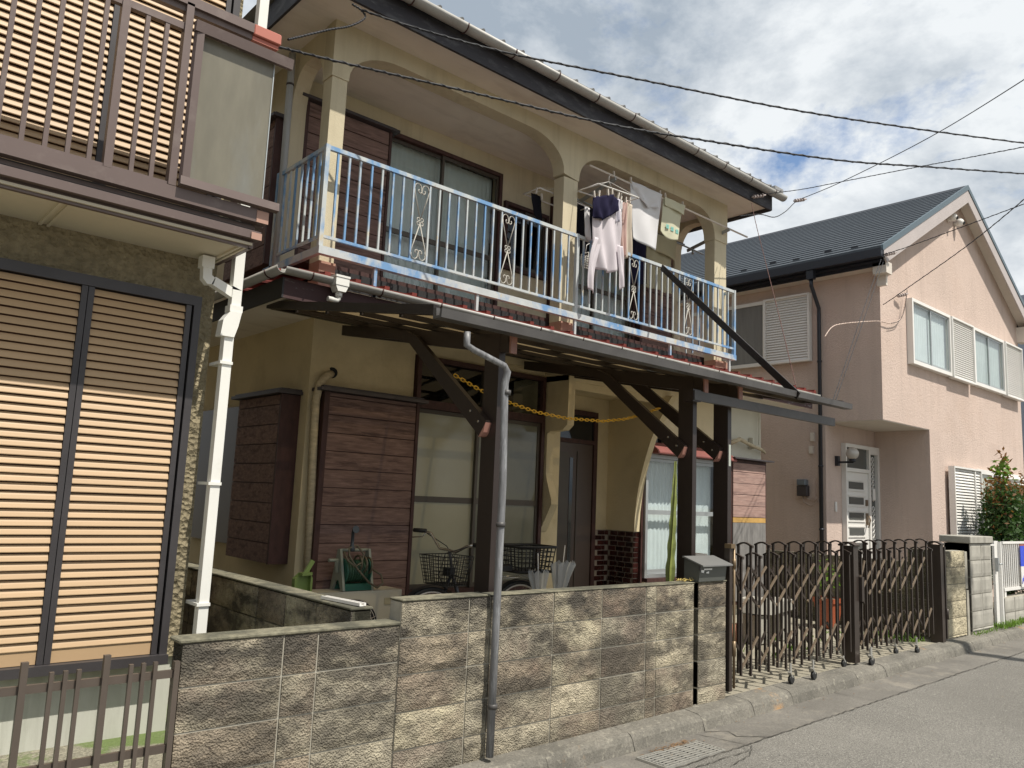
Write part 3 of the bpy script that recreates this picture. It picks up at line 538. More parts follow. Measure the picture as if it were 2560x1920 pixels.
def shutter_box(x0,x1,z0,z1,yf,yb,pitch,label=None,capo=.06,left=True):
    b=B(); b.box(x0,x0+.05,yf-.012,yb,z0,z1).box(x1-.03,x1,yf-.012,yb,z0,z1).box(x0+.05,x1-.03,yf+.013,yb,z0,z1)
    sb=b.build('shutter_box',M['wood_dark'],mh); planks(sb,x0+.05,x1-.03,z0,z1,yf,pitch)
    b=B(); b.box(x0-capo,x1+capo,yf-.07,yb,z1+.002,z1+.03).box(x0-capo*.5,x1+capo*.5,yf-.04,yb,z1+.031,z1+.05); b.build('box_cap',M['cap'],sb); return sb
shutter_box(3.29,4.285,.58,2.345,2.38,2.498,.157)
shutter_box(3.31,4.34,3.67,5.37,3.28,3.398,.172)
shutter_box(8.58,9.46,3.67,5.37,3.28,3.398,.172)
# side boxes on the left wall (x=3.2)
def side_box(y0,y1,z0,z1,xf,pitch):
    b=B(); b.box(xf+.013,3.198,y0,y1,z0,z1).box(xf-.01,3.198,y0-.03,y0,z0,z1); sb=b.build('shutter_box',M['wood_dark'],mh)
    z=z0
    while z<z1-.03:
        h=min(pitch,z1-z); piece('plank',B().box(0,.012,0,y1-y0-.004,0,h-.010).mesh('plank',M['wood']),sb,(xf,y0+.002,z+.004)); z+=pitch
    b=B(); b.box(xf-.06,3.198,y0-.07,y1+.06,z1+.002,z1+.03).box(xf-.03,3.198,y0-.05,y1+.04,z1+.031,z1+.05); b.build('box_cap',M['cap'],sb)
side_box(2.66,3.55,.86,2.31,3.03,.17)
side_box(3.36,4.35,3.62,5.10,3.06,.2)
b=B(); b.box(3.15,3.199,3.58,4.9,.95,2.28); b.build('side_window',M['sash'],mh)
# maroon corner marks: left wall finish (upper)
UZ0=3.35; b=B()
def wu(x0,x1,z0,z1): b.box(x0,x1,3.4,3.55,z0,z1)
wu(3.2,4.34,UZ0,5.8); wu(4.34,6.01,UZ0,3.64); wu(4.34,6.01,5.45,5.8); wu(6.01,6.07,UZ0,5.8); wu(6.07,6.83,UZ0,4.27); wu(6.07,6.83,5.14,5.8); wu(6.83,6.87,UZ0,5.8); wu(6.87,8.57,UZ0,3.64); wu(6.87,8.57,5.42,5.8); wu(8.57,9.49,UZ0,5.8)
b.box(3.2,3.34,3.55,9,UZ0,5.8).box(9.35,9.49,3.55,9,UZ0,5.8)
b.build('upper_wall',M['cream'],mh)
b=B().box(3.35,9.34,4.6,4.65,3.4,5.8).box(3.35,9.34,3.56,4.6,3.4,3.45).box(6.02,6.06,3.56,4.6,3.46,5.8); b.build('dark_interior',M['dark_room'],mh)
sash_window(mh,4.345,6.005,3.645,5.445,3.37,M['wood_dark'],cur=M['curtain_dim'],mid=4.35,div=5.12)
sash_window(mh,6.075,6.825,4.275,5.135,3.38,M['wood_dark'])
sash_window(mh,6.875,8.565,3.645,5.415,3.37,M['wood_dark'],cur=M['curtain_dim'],mid=4.35)
# arched front plate
def arch_curve(xl,xr,zs,zt,rx,n=9):
    P=[]
    for k in range(n+1):
        a=math.pi/2*k/n; P.append((xl+rx*(1-math.cos(a)),zs+(zt-zs)*math.sin(a)))
    Q=[(xl+xr-x,z) for x,z in P[::-1]]
    return P+Q
A1=arch_curve(3.335,6.165,5.28,5.625,.55); A2=arch_curve(6.42,9.18,5.25,5.60,.42)
prof=[(3.16,5.25)]+[(3.335,5.25)]+A1+[(6.165,5.25),(6.42,5.22)]+A2+[(9.18,5.22),(9.49,5.22)]
def plate(prof,ztop,plane,a,c):
    b=B(); P=(lambda x,t,z:(x,t,z)) if plane=='y' else (lambda x,t,z:(t,x,z))
    V=[[b.bm.verts.new(P(x,t,zz)) for (t,zz) in ((a,z),(c,z),(c,ztop),(a,ztop))] for x,z in prof]
    for i in range(len(V)-1):
        p,q=V[i],V[i+1]
        for k in range(4):
            b.bm.faces.new((p[k],q[k],q[(k+1)%4],p[(k+1)%4]))
    b.bm.faces.new(V[0]); b.bm.faces.new(V[-1][::-1]); return b
# remove duplicate xs
cl=[prof[0]]
for p in prof[1:]:
    if abs(p[0]-cl[-1][0])<1e-4: p=(cl[-1][0]+.0004,p[1])
    cl.append(p)
plate(cl,5.80,'y',2.45,2.63).build('arched_beam',M['cream'],mh)
b=B(); b.box(3.17,3.325,2.46,2.62,3.5,5.252).box(6.178,6.408,2.46,2.62,3.5,5.222).box(9.192,9.478,2.46,2.62,3.5,5.222)
b.split('balcony_pillar',M['cream'],mh)
def sidearch(x0,x1):
    A=arch_curve(2.63,3.25,5.2,5.60,.26,7); pr=[(2.6305,5.2)]+A[1:-1]+[(3.25,5.2),(3.2505,3.5),(3.4,3.5)]
    c2=[pr[0]]
    for p in pr[1:]:
        if abs(p[0]-c2[-1][0])<1e-4: p=(c2[-1][0]+.0004,p[1])
        c2.append(p)
    plate(c2,5.80,'x',x0,x1).build('side_arch',M['cream'],mh)
sidearch(3.165,3.315); sidearch(9.33,9.48)
B().box(3.32,9.33,2.63,3.398,5.66,5.70).build('balcony_ceiling',M['soffit'],mh)
# pinkish stubs
b=B()
for x0,x1 in ((3.17,3.33),(6.18,6.41),(9.19,9.48)): b.box(x0,x1,2.43,2.62,3.2,3.499)
b.split('pillar_foot',M['pinkstub'],mh)
B().box(3.12,9.45,2.66,3.399,3.52,3.56).build('balcony_deck',M['wood_dark'],mh); B().box(3.36,9.32,2.645,2.66,3.2,3.515).build('under_deck_shade',M['black_board_shade'],mh)  # added black sheet: the shade under the balcony is put into its colour
# ---- lower roof
SL=.15
def lz(y): return 3.17+SL*(y-1.98)
b=B(); b.prism([(2.0,3.10),(3.4,lz(3.4)-.08),(3.4,lz(3.4)-.02),(2.0,3.15)],'x',2.9,11.0); b.build('lower_roof_deck',M['red_tile'],mh)
b=B(); v=[b.bm.verts.new(p) for p in ((2.70,2.02,3.14),(2.70,8,3.14),(3.2,8,3.25),(3.2,2.5,3.25))]; b.bm.faces.new(v); b.build('left_roof_slope',M['red_tile'],mh)
b=B(); b.box(0,.285,0,.34,0,.018); b.prism([(0,0),(.33,0),(.33,.030),(0,.045)],'x',.235,.285); b.prism([(-.012,-.02),(.004,-.02),(.004,.018),(-.012,.018)],'x',0,.283)
tm=b.mesh('roof_tile',M['red_tile']); ang=math.atan(SL)
n=0; x=2.76
while x<10.95:
    piece('roof_tile',tm,mh,(x,1.975,3.225),(ang,0,0)); x+=.287
y=2.45
while y<3.6: piece('roof_tile',tm,mh,(2.63,y,3.215),(ang*.6,0,-math.pi/2)); y+=.4
b=B(); b.box(2.66,11.0,2.0,2.5,3.0,3.02).box(2.66,3.2,2.5,8,3.0,3.02); b.build('lower_soffit',M['soffit'],mh)
B().box(2.66,11.0,1.985,2.0,2.985,3.15).build('lower_fascia',M['fascia_red'],mh); B().box(2.645,2.66,1.985,8,2.985,3.15).build('lower_side_fascia',M['black_board_shade'],mh)
def gutter(b,p,q,r,n=8,t=.004):
    p=Vector(p);q=Vector(q); d=(q-p).normalized(); s=d.cross(Vector((0,0,1))).normalized(); rows=[]
    pr=[(math.cos(math.pi+math.pi*k/n)*r,math.sin(math.pi+math.pi*k/n)*r) for k in range(n+1)]; pr2=[(a*(1-t/r),c*(1-t/r)+.0) for a,c in pr[::-1]]
    P=pr+pr2; A=[b.bm.verts.new(p+s*a+Vector((0,0,c))) for a,c in P]; C=[b.bm.verts.new(q+s*a+Vector((0,0,c))) for a,c in P]; m=len(P)
    for i in range(m):
        f=b.bm.faces.new((A[i],A[(i+1)%m],C[(i+1)%m],C[i])); f.smooth=(i!=n and i!=m-1)
    for i in range(n): b.bm.faces.new((A[i],A[i+1],A[m-2-i],A[m-1-i])); b.bm.faces.new((C[i+1],C[i],C[m-1-i],C[m-2-i]))
b=B(); gutter(b,(2.62,1.93,3.21),(11.05,1.93,3.19),.052); gutter(b,(2.60,1.90,3.21),(2.60,7,3.20),.052); g1=b.build('lower_gutter',M['gut_white'],mh)
b=B()
for x in (2.85,)+tuple(3.5+.62*k for k in range(12)): b.tube([(x,1.93+.056*math.cos(a),3.208+.056*math.sin(a)) for a in [math.pi+math.pi*k/8 for k in range(9)]],.006,5)
for y in (2.12,2.9): b.tube([(2.60+.056*math.cos(a),y,3.208+.056*math.sin(a)) for a in [math.pi+math.pi*k/8 for k in range(9)]],.006,5)
b.split('gutter_bracket',M['wood_dark'],g1)
b=B(); b.box(3.03,3.16,1.84,1.95,3.215,3.232).box(3.035,3.155,1.845,1.95,3.15,3.214).prism([(3.037,3.149),(3.153,3.149),(3.13,3.10),(3.06,3.10)],'y',1.85,1.945).tube([(3.095,1.90,3.10),(3.095,1.90,3.06)],.03,8); b.tube([(3.095,1.90,3.07),(3.095,1.90,3.045),(3.085,1.90,3.03),(3.00,1.90,3.03)],.022,8); b.build('rain_hopper',M['white_pipe'],mh)
# ---- upper roof
b=B(); b.box(2.76,9.94,2.04,9.4,5.80,5.815); b.build('soffit',M['soffit'],mh)
b=B(); b.box(2.74,9.95,2.01,2.04,5.745,6.0); b.box(9.94,9.965,2.04,9.4,5.745,5.98); b.box(2.735,2.76,2.04,9.4,5.745,5.98); b.build('fascia',M['fascia'],mh)
b=B(); gutter(b,(2.70,1.925,5.99),(10.12,1.925,5.97),.064); g2=b.build('upper_gutter',M['gut_white'],mh)
b=B()
for k in range(13):
    x=3.0+.62*k
    if x<10.1: b.tube([(x,1.925+.068*math.cos(a),5.982+.068*math.sin(a)) for a in [math.pi+math.pi*q/8 for q in range(9)]],.007,5)
b.split('gutter_bracket',M['wood_dark'],g2)
RS=.42; ez=6.02
b=B(); P=[(2.66,1.94,ez),(10.06,1.94,ez),(10.06,9.5,ez),(2.66,9.5,ez),(6.1,5.7,ez+RS*3.7),(6.6,5.7,ez+RS*3.7)]; v=[b.bm.verts.new(p) for p in P]
for f in ((0,1,5,4),(1,2,5),(2,3,4,5),(3,0,4),(3,2,1,0)): b.bm.faces.new([v[i] for i in f])
b.build('upper_roof',M['grey_tile'],mh)
b=B(); b.tube([(.22,0,.012),(.22,.3,.012)],.024,8); b.box(0,.26,0,.3,-.01,.012); tm2=b.mesh('roof_tile',M['grey_tile']); x=2.66
while x<9.9: piece('roof_tile',tm2,mh,(x,1.93,ez+.005),(math.atan(RS),0,0)); x+=.265
b=B().box(9.9,10.12,1.93,2.4,ez,ez+.07); b.build('corner_tile',M['grey_tile'],mh)
# ---- balcony railing
rl=B(); yr=2.3
rl.box(3.075,9.45,yr-.03,yr+.03,3.51,3.58); rl.box(3.075,3.115,yr+.03,3.40,3.51,3.58); rl.box(9.41,9.45,yr+.03,3.4,3.51,3.58); rl=rl.build('railing_base_beam',M['rail'],mh)
b=B(); b.box(3.075,3.115,yr-.02,yr+.02,3.581,4.505).box(6.245,6.285,yr-.02,yr+.02,3.581,4.505).box(9.41,9.45,yr-.02,yr+.02,3.581,4.505).box(3.075,3.115,3.22,3.26,3.2,4.505); b.split('railing_post',M['rail'],rl)
b=B(); b.box(3.115,6.245,yr-.017,yr+.017,4.462,4.50).box(6.285,9.41,yr-.017,yr+.017,4.462,4.50).box(3.115,6.245,yr-.012,yr+.012,3.66,3.685).box(6.285,9.41,yr-.012,yr+.012,3.66,3.685).box(3.08,3.11,yr+.02,3.22,4.462,4.50).box(3.085,3.105,yr+.02,3.22,3.66,3.685).box(9.415,9.445,yr+.02,3.39,4.462,4.5)
for x in (3.66,4.85,8.0): b.box(x-.015,x+.015,yr-.015,yr+.015,3.22,3.51)
b.box(6.25,6.28,yr-.015,yr+.015,3.2,3.51); b.box(9.3,9.33,yr-.015,yr+.015,3.25,3.51)
b.build('railing_rail',M['rail'],rl)
me=B().box(-.009,.009,-.009,.009,3.686,4.461).mesh('baluster',M['rail'])
L1=[3.206,3.323,3.435,3.557,3.669,3.788,3.902,4.018,4.209,4.326,4.443,4.559,4.67,4.788,4.903,5.015,5.13,5.324,5.434,5.549,5.663,5.78,5.896,6.01,6.13]
L2=[6.375,6.49,6.6,6.711,6.829,6.939,7.061,7.18,7.364,7.474,7.586,7.706,7.816,7.934,8.047,8.174,8.282,8.464,8.583,8.697,8.812,8.923,9.041,9.152,9.281]
for x in L1+L2: piece('baluster',me,rl,(x,yr,0))
for k in range(7): piece('baluster',me,rl,(3.095,yr+.115*(k+1),0)); piece('baluster',me,rl,(9.43,yr+.115*(k+1),0))
def scroll():
    b=B(); H=4.45; z0=3.69; w=.085; zc_=(H+z0)/2; r=.006
    for s in (-1,1):
        for up in (1,-1):
            def Z(h): return zc_+up*h
            pts=[(0,0,Z(.02))]
            pts+=[(s*w*.9,0,Z(.27)),(s*w*.97,0,Z(.32))]
            for k in range(9):
                a=math.radians(-10+k*25); pts.append((s*(w*.52+w*.45*math.cos(a)),0,Z(.325+w*.55*math.sin(a))))
            for k in range(6):
                a=math.radians(190+k*45); pts.append((s*(w*.24+.020*math.cos(a)),0,Z(.300+.020*math.sin(a))))
            b.tube(pts,r,5)
    for dx,dz in ((.02,.02),(-.02,.02),(.02,-.02),(-.02,-.02)): b.ring((dx,0,zc_+dz),.017,.006,'y',10,5)
    return b.mesh('scroll_ornament',M['scroll'])
sc=scroll()
for a,c in ((4.018,4.209),(5.13,5.324),(7.18,7.364),(8.282,8.464)): piece('scroll_ornament',sc,rl,((a+c)/2,yr,0))
# ---- right bay window and siding, ground floor
bw2=sash_window(mh,7.84,9.50,.60,2.12,2.53,M['alum'],cur=M['curtain'],mid=1.40,div=8.62)
b=B(); b.box(7.802,7.838,2.545,2.62,.5,2.16).box(9.502,9.52,2.47,2.499,.5,2.16).box(7.84,9.5,2.47,2.56,.551,.598); b.build('bay_frame',M['wood_dark'],mh)
b=B(); b.prism([(2.32,2.14),(2.34,2.17),(2.50,2.27),(2.50,2.125),(2.32,2.125)],'x',7.83,9.55); b.build('bay_roof',mat('faded_red_bay_roof',(.20,.06,.05),.6,var=.2),mh)
B().box(7.802,7.82,2.625,3.03,0,2.86).build('corner_board',M['wood_dark'],mh)
shb=B(); shb.box(9.53,10.42,2.40,2.498,.2,2.16); sb3=shb.build('shutter_box',M['wood_dark'],mh)
M['wood_faded']=mat('sun_faded_red_board',(.36,.235,.20),.8,bump=(14,.5,.002),var=.2,vscale=5,stretch=(1,4,9),dirt=[((.12,.08,.08),2.0,.5,.68,.6),((.5,.38,.33),6,.5,.7,.4)],spec=.2)
planks(sb3,9.56,10.38,1.37,2.12,2.385,.155,M['wood_faded']); B().box(9.56,10.38,2.385,2.398,1.30,1.366).build('bare_board',M['yellow_wood'],sb3); B().box(9.56,10.38,2.383,2.399,.25,1.296).build('plywood_sheet',M['grey_sheet'],sb3)
B().box(9.48,10.48,2.30,2.499,2.165,2.185).build('box_cap',M['cap'],sb3)
b=B(); pts=[at(1820,1110,2.44),at(1850,1098,2.40),at(1875,1112,2.4),at(1905,1125,2.42),at(1912,1132,2.45)]
b.tube(pts,[.035,.03,.028,.025,.02],8); b.build('pipe_cover',M['tape'],mh)
b=B(); b.tube([at(1898,1020,2.45),at(1898,1075,2.45),at(1897,1112,2.45)],.008,6); b.box(10.12,10.16,2.43,2.49,2.34,2.5); b.build('cable_clip',M['creamgrey'],mh)
# air conditioner pipe at the left
b=B(); b.tube([at(830,934,2.52),at(815,940,2.43),at(800,958,2.42),at(790,1000,2.43),at(785,1080,2.43),at(778,1250,2.43),at(768,1440,2.43)],[.032,.036,.034,.034,.034,.034,.034],10); b.build('air_conditioner_duct',M['tape'],mh)
b=B(); b.tube([at(830,932,2.501),at(830,932,2.494)],.05,12); b.build('wall_hole',M['black'],mh)
# drainpipe on the left side, upper, and lower-left sill
b=B(); b.tube([(3.10,3.20,5.74),(3.10,3.20,5.60),(3.10,3.18,4.6),(3.10,3.17,3.2)],.034,10); dp=b.build('downpipe',mat('grey_pvc_pipe',(.36,.37,.37),.45,var=.08),mh)
B().tube([(3.10,3.195,5.42),(3.10,3.195,5.40)],.038,10).split('pipe_clamp',M['cap'],dp)
# =============== CARPORT ===============
cp=thing('carport',(4.6,.28,0),'dark brown carport with smoky translucent roof panels in front of the cream house','carport')
x0,x1=2.74,7.93; ZS=.167
def cz(y): return 2.60+ZS*y
b=B(); b.prism([(0.0,2.545),(-.055,2.545),(-.06,2.60),(-.04,2.60),(-.035,2.56),(-.005,2.56),(0,2.61),(.03,2.61),(.03,2.545)],'x',x0-.02,x1+.02); b.build('carport_gutter',M['gut_dark'],cp)
b=B(); b.prism([(.03,cz(0)-.03),(.03,cz(0)+.035),(2.42,cz(2.42)+.035),(2.42,cz(2.42)-.03)],'x',x0-.02,x0+.02); b.prism([(.03,cz(0)-.03),(.03,cz(0)+.035),(2.42,cz(2.42)+.035),(2.42,cz(2.42)-.03)],'x',x1-.02,x1+.02); b.box(x0+.02,x1-.02,2.38,2.42,cz(2.4)-.03,cz(2.4)+.035); b.build('edge_frame',M['iron'],cp)
npan=8; pw=(x1-x0-.04)/npan
for k in range(npan):
    a=x0+.02+pw*k
    b=B(); m_=8
    P=[]
    for i in range(m_+1):
        x=a+.015+(pw-.03)*i/m_
        P.append([b.bm.verts.new((x,y,cz(y)+.004*math.sin(i*math.pi))) for y in (.03,.8,1.6,2.38)])
    for i in range(m_):
        for j in range(3): b.bm.faces.new((P[i][j],P[i+1][j],P[i+1][j+1],P[i][j+1]))
    b.build('roof_panel',M['poly'],cp,norm=False)
    if k: 
        b=B(); b.prism([(.03,cz(.03)-.018),(.03,cz(.03)+.022),(2.38,cz(2.38)+.022),(2.38,cz(2.38)-.018)],'x',a-.015,a+.015); b.build('roof_rib',M['iron'],cp)
b=B()
for y in (.45,.95,1.45,1.95): b.box(x0+.02,x1-.02,y-.015,y+.015,cz(y)-.05,cz(y)-.02)
b.build('purlin',M['iron'],cp)
for i,(px,zb) in enumerate(((3.40,.0),(5.58,.0),(6.10,.03))):
    y0,y1=.20,.35
    B().box(px,px+.055,y0,y1,zb,2.60).build('carport_post',M['post'],cp)
    b=B(); b.prism([(.10,cz(.1)-.165),(.12,cz(.12)-.05),(2.36,cz(2.36)-.05),(2.36,cz(2.36)-.14),(.5,cz(.5)-.17)],'x',px+.002,px+.053); b.build('roof_arm',M['post'],cp)
    B().box(px+.0,px+.055,.085,.10,cz(.1)-.17,cz(.1)-.045).build('arm_end_cap',mat('salmon_end_cap',(.26,.13,.10),.5),cp)
    pts=[(.27,1.93),(.32,1.90),(1.22,2.64),(1.34,2.68),(1.70,2.745),(1.70,2.81),(1.28,2.745),(1.14,2.69),(.25,2.0)]
    if i==2: pts=[(.27,1.95),(.32,1.92),(1.35,2.70),(1.42,2.80),(1.30,2.78),(.25,2.02)]
    br=B().prism(pts,'x',px-.045,px-.003).build('brace',M['post'],cp)
    b=B()
    for (yy,zz) in ((.33,2.00),(.42,2.075)): b.tube([(px-.046,yy,zz),(px-.052,yy,zz)],.009,8)
    b.split('bolt',M['chrome'],br)
    B().prism([(.25,1.99),(.27,1.925),(.29,1.90),(.32,1.895),(.27,1.96)],'x',px-.05,px+.0).build('brace_end_cap',mat('pinkish_end_cap',(.38,.19,.15),.5),br)
b=B(); b.box(5.45,7.87,.09,.13,2.37,2.45); b.build('extension_bar',M['gut_dark'],cp)
b=B(); b.box(5.44,5.55,.10,.20,2.36,2.46); b.build('bar_bracket',M['post'],cp)
B().box(6.098,6.10,.23,.29,1.86,2.06).build('notice_plate',M['ac'],cp) if False else B().box(6.112,6.142,.196,.1995,1.86,2.05).build('notice_plate',mat('pale_green_notice',(.42,.45,.40),.6),cp)
# downpipe in front of the wall
pp=[at(1168,830,-.02),at(1167,862,-.02),at(1185,875,-.02),at(1262,915,-.05),at(1269,930,-.05),at(1262,960,-.05)]
pv=[tuple(p) for p in pp]+[(3.26,-.055,1.6),(3.255,-.055,.75),(3.25,-.055,-.02)]
b=B(); b.tube(pv,[.022,.022,.02,.02,.022,.024,.024,.024,.024],10); dpp=b.build('downpipe',mat('sun_bleached_grey_pipe',(.17,.17,.175),.45,var=.35,vscale=14,stretch=(4,4,.6),dirt=[((.34,.35,.36),9,.52,.66,.7)]),cp)
b=B()
for z in (2.14,1.32,.25): b.tube([(3.257,-.055,z),(3.257,-.055,z+.03)],.030,10)
b.build('pipe_collar',M['gut_dark'],dpp)
# =============== ACCORDION GATE ===============
ag=thing('accordion_gate',(8.0,.05,0),'bronze folding lattice gate on small wheels stretched across the driveway','gate')
def hoop(zb,zt,d=.14):
    b=B(); y0=-.012
    for y in (y0,y0+d-.02): b.box(-.009,.009,y,y+.018,zb,zt-.026)
    pts=[(0,y0+.01+(d-.02)*k/8-(0.012 if k==0 else 0)+(0.012 if k==8 else 0),zt-.030+.026*math.sin(math.pi*k/8)**.7) for k in range(9)]
    for p,q in zip(pts[:-1],pts[1:]): b.bar(p,q,.026,.013)
    b.box(-.013,.013,y0-.012,y0+.008,zt-.045,zt-.022); return b.mesh('gate_hoop',M['gate'])
ht=hoop(.11,1.205); hs=hoop(.13,1.115)
def gz0(x): return .0135*(x-5.8)*.5
T1=[6.142,6.423,6.708,6.984,7.258,7.524,7.784]; S1=[5.995,6.28,6.567,6.847,7.117,7.388,7.654,7.923]
T2=[8.29+.2335*k*1.0 for k in range(8)]; T2=[8.295,8.512,8.745,8.988,9.26,9.55,9.83]; S2=[8.185,8.40,8.613,8.858,9.11,9.398,9.70,9.96]
link_f={}
for T_,S_ in ((T1,S1),(T2,S2)):
    for x in T_: piece('gate_hoop',ht,ag,(x,0,gz0(x)))
    for x in S_: piece('gate_hoop',hs,ag,(x,0,gz0(x)))
    n=len(T_); P=(T_[-1]-T_[0])/(n-1)
    def lk(x0,x1,z0,z1,y,mt):
        k=(round(x1-x0,2),round(z1-z0,2),y>0)
        if k not in link_f: link_f[k]=B().bar((0,0,0),(x1-x0,0,z1-z0),.012,.020,up=(0,0,1)).mesh('lattice_link',mt)
        piece('lattice_link',link_f[k],ag,(x0,y,z0+gz0(x0)))
    for k in range(-1,n):
        xa=(T_[k] if k>=0 else T_[0]-P)
        # upper lattice (three pivot rows)
        if k+1<=n-1+0 and xa+P*1.5<T_[-1]+P*.7:
            a=xa-.16 if k>=0 else xa+P*.42; z=.66 if k>=0 else .79
            lk(a,xa+P-.03,z,1.0,-.004,M['gate_link'])
            lk(a,xa+P-.03,1.0,z,.085,M['gate'])
        if xa+P*.9<T_[-1]+P*.9 and k>=0: lk(xa-P*.52,xa-.03,.80,1.0,.09,M['gate']); 
        if k>=0:
            lk(xa-.15,xa+P*.40,.175,.42,-.004,M['gate_link']) if k%1==0 else None
            lk(xa-.15,xa+P*.40,.42,.175,.085,M['gate'])
            lk(xa-P*.02,xa+P*.0+.10,.30,.42,.09,M['gate'])
for (a,c,nm) in ((7.99,8.09,'gate_post'),(10.20,10.29,'gate_post'),(5.80,5.84,'gate_post')):
    w=.14 if a>6 else .05
    b=B(); b.box(a,c,-.02,-.02+w,.03+zr(a)*0,1.165); b.build(nm,M['gate'],ag)
    if a>6:
        b=B(); pts=[((a+c)/2,-.035+(w+.03)*k/8,1.168+.03*math.sin(math.pi*k/8)) for k in range(9)]
        for p,q in zip(pts[:-1],pts[1:]): b.bar(p,q,c-a+.02,.018)
        b.build('post_cap',M['gate'],ag)
b=B(); b.tube([(5.865,-.02,.05),(5.865,-.02,1.17)],.011,8); b.tube([(5.865,-.02,1.0),(5.865,-.02,1.08)],.017,8); b.tube([(5.865,-.02,.30),(5.865,-.02,.42)],.017,8).box(5.80,5.86,-.035,.03,1.165,1.20); b.split('hinge_rod',mat('brass_brown_hinge',(.20,.14,.08),.4,metal=.4),ag)
b=B(); b.box(10.305,10.33,-.03,-.01,.08,1.14); b.tube([(10.33,-.03,.3),(10.33,-.03,.42)],.015,8); b.split('hinge_rod',M['gate'],ag)
B().box(8.10,8.14,-.05,.0,.62,.86).box(8.155,8.17,-.04,.0,.6,.86).build('gate_latch',M['gate'],ag)
for (x,y) in ((6.70,-.05),(7.04,-.08),(7.82,.02),(8.17,-.09),(8.23,-.07),(9.0,.02),(9.30,-.08)):
    zz=gz0(x)-.01; wb=B(); wb.box(x-.012,x+.012,y-.006,y+.006,zz+.09,zz+.17).bar((x-.02,y,zz+.10),(x+.02,y,zz+.05),.03,.012); wh=wb.build('caster_fork',M['steel'],ag)
    B().tube([(x+.012,y-.014,zz+.035),(x+.012,y+.014,zz+.035)],.034,14).build('caster_wheel',M['rubber'],wh)
# =============== GARDEN THINGS ===============
mb=thing('mailbox',(5.56,.03,.908),'grey metal mailbox with sloping lid and torn white stickers on the wall end','mailbox')
B().prism([(-.02,.91),(-.035,1.035),(.10,1.082),(.12,1.082),(.12,.91)],'x',5.372,5.735).build('body',mat('grey_green_metal_box',(.10,.105,.095),.5,metal=.2,var=.08),mb)
B().prism([(-.075,1.030),(-.075,1.040),(.11,1.098),(.125,1.098),(.125,1.085),(.105,1.086)],'x',5.352,5.765).build('lid',mat('light_grey_metal_lid',(.20,.20,.195),.45,metal=.2,var=.06),mb)
B().prism([(-.030,1.0),(-.033,1.028),(-.04,1.0)],'x',5.36,5.375).build('side_flange',M['cap'],mb)
b=B(); b.quad((5.42,-.0345,1.0),(5.53,-.0345,1.0),(5.53,-.036,1.012),(5.42,-.036,1.012)); b.quad((5.45,-.033,.975),(5.49,-.033,.972),(5.49,-.0345,.99),(5.455,-.0345,.985)); b.quad((5.385,-.0335,.985),(5.42,-.0335,.978),(5.425,-.0350,1.0),(5.385,-.035,1.003)); b.build('torn_sticker',mat('white_sticker',(.75,.75,.72),.6),mb)
ac=thing('air_conditioner_unit',(3.62,2.24,.05),'ivory outdoor air conditioner unit below the red-brown shutter box','air conditioner')
B().box(3.23,4.03,2.10,2.36,.10,.675,.008).build('casing',M['ac'],ac)
B().box(3.25,3.35,2.12,2.34,.04,.098).box(3.9,4.0,2.12,2.34,.04,.098).split('base_block',M['kerb'],ac)
b=B(); b.tube([(3.56,2.0985,.38),(3.56,2.094,.38)],.235,32); fg=b.build('fan_opening',M['black'],ac)
b=B()
for r in (.04,.075,.11,.145,.18,.21,.23): b.ring((3.56,2.088,.38),r,.0035,'y',36,4)
for k in range(4): a=k*math.pi/4+.4; b.tube([(3.56-.23*math.cos(a),2.084,.38-.23*math.sin(a)),(3.56+.23*math.cos(a),2.084,.38+.23*math.sin(a))],.003,4)
b.build('fan_grille',M['white_warm'],ac)
B().box(3.85,3.98,2.094,2.099,.555,.61).build('data_label',mat('faded_label',(.5,.45,.30),.6),ac)
hr=thing('hose_reel',(3.58,2.22,.677),'grey and green garden hose reel standing on the air conditioner','hose reel')
for x in (3.46,3.735):
    b=B(); b.prism([(2.11,.679),(2.15,.679),(2.19,.76),(2.25,.76),(2.29,.679),(2.33,.679),(2.24,1.015),(2.20,1.015)],'x',x-.010,x+.012); b.split('side_frame',M['reel_grey'],hr)
b=B(); b.tube([(3.47,2.22,1.005),(3.73,2.22,1.005)],.014,8); b.build('carry_handle',M['reel_grey'],hr)
b=B(); b.box(3.472,3.724,2.115,2.145,.68,.735).box(3.472,3.724,2.29,2.325,.68,.72); b.split('foot_bar',M['reel_green'],hr)
b=B(); b.tube([(3.48,2.22,.83),(3.49,2.22,.83)],.115,24); b.tube([(3.705,2.22,.83),(3.715,2.22,.83)],.115,24); b.tube([(3.49,2.22,.83),(3.705,2.22,.83)],.05,16); b.build('drum',M['reel_green'],hr)
b=B()
for k in range(9): b.ring((3.505+.023*k,2.22,.83),.085,.0115,'x',22,7)
b.build('wound_hose',mat('green_hose',(.04,.10,.06),.45),hr)
b=B(); b.tube([(3.45,2.14,.70+.3),(3.47,2.10,.93),(3.53,2.08,.88),(3.60,2.09,.91),(3.62,2.10,.98),(3.56,2.12,1.05),(3.49,2.12,1.03),(3.48,2.1,.97),(3.55,2.07,.86),(3.66,2.06,.75),(3.76,2.08,.70),(3.84,2.12,.73),(3.83,2.14,.80),(3.76,2.16,.84)],.009,7)
for k in range(3): b.ring((3.60+.05*k,2.15,.90-.01*k),.065,.0095,'x',20,6)
b.build('loose_hose',M['hose'],hr)
b=B(); b.tube([(3.52,2.13,1.0),(3.52,2.13,1.03),(3.52,2.13,1.06),(3.52,2.13,1.16),(3.52,2.11,1.18),(3.52,2.085,1.185)],[.026,.024,.014,.013,.02,.032],10); b.build('spray_nozzle',mat('dark_purple_green_nozzle',(.05,.06,.07),.4),hr)
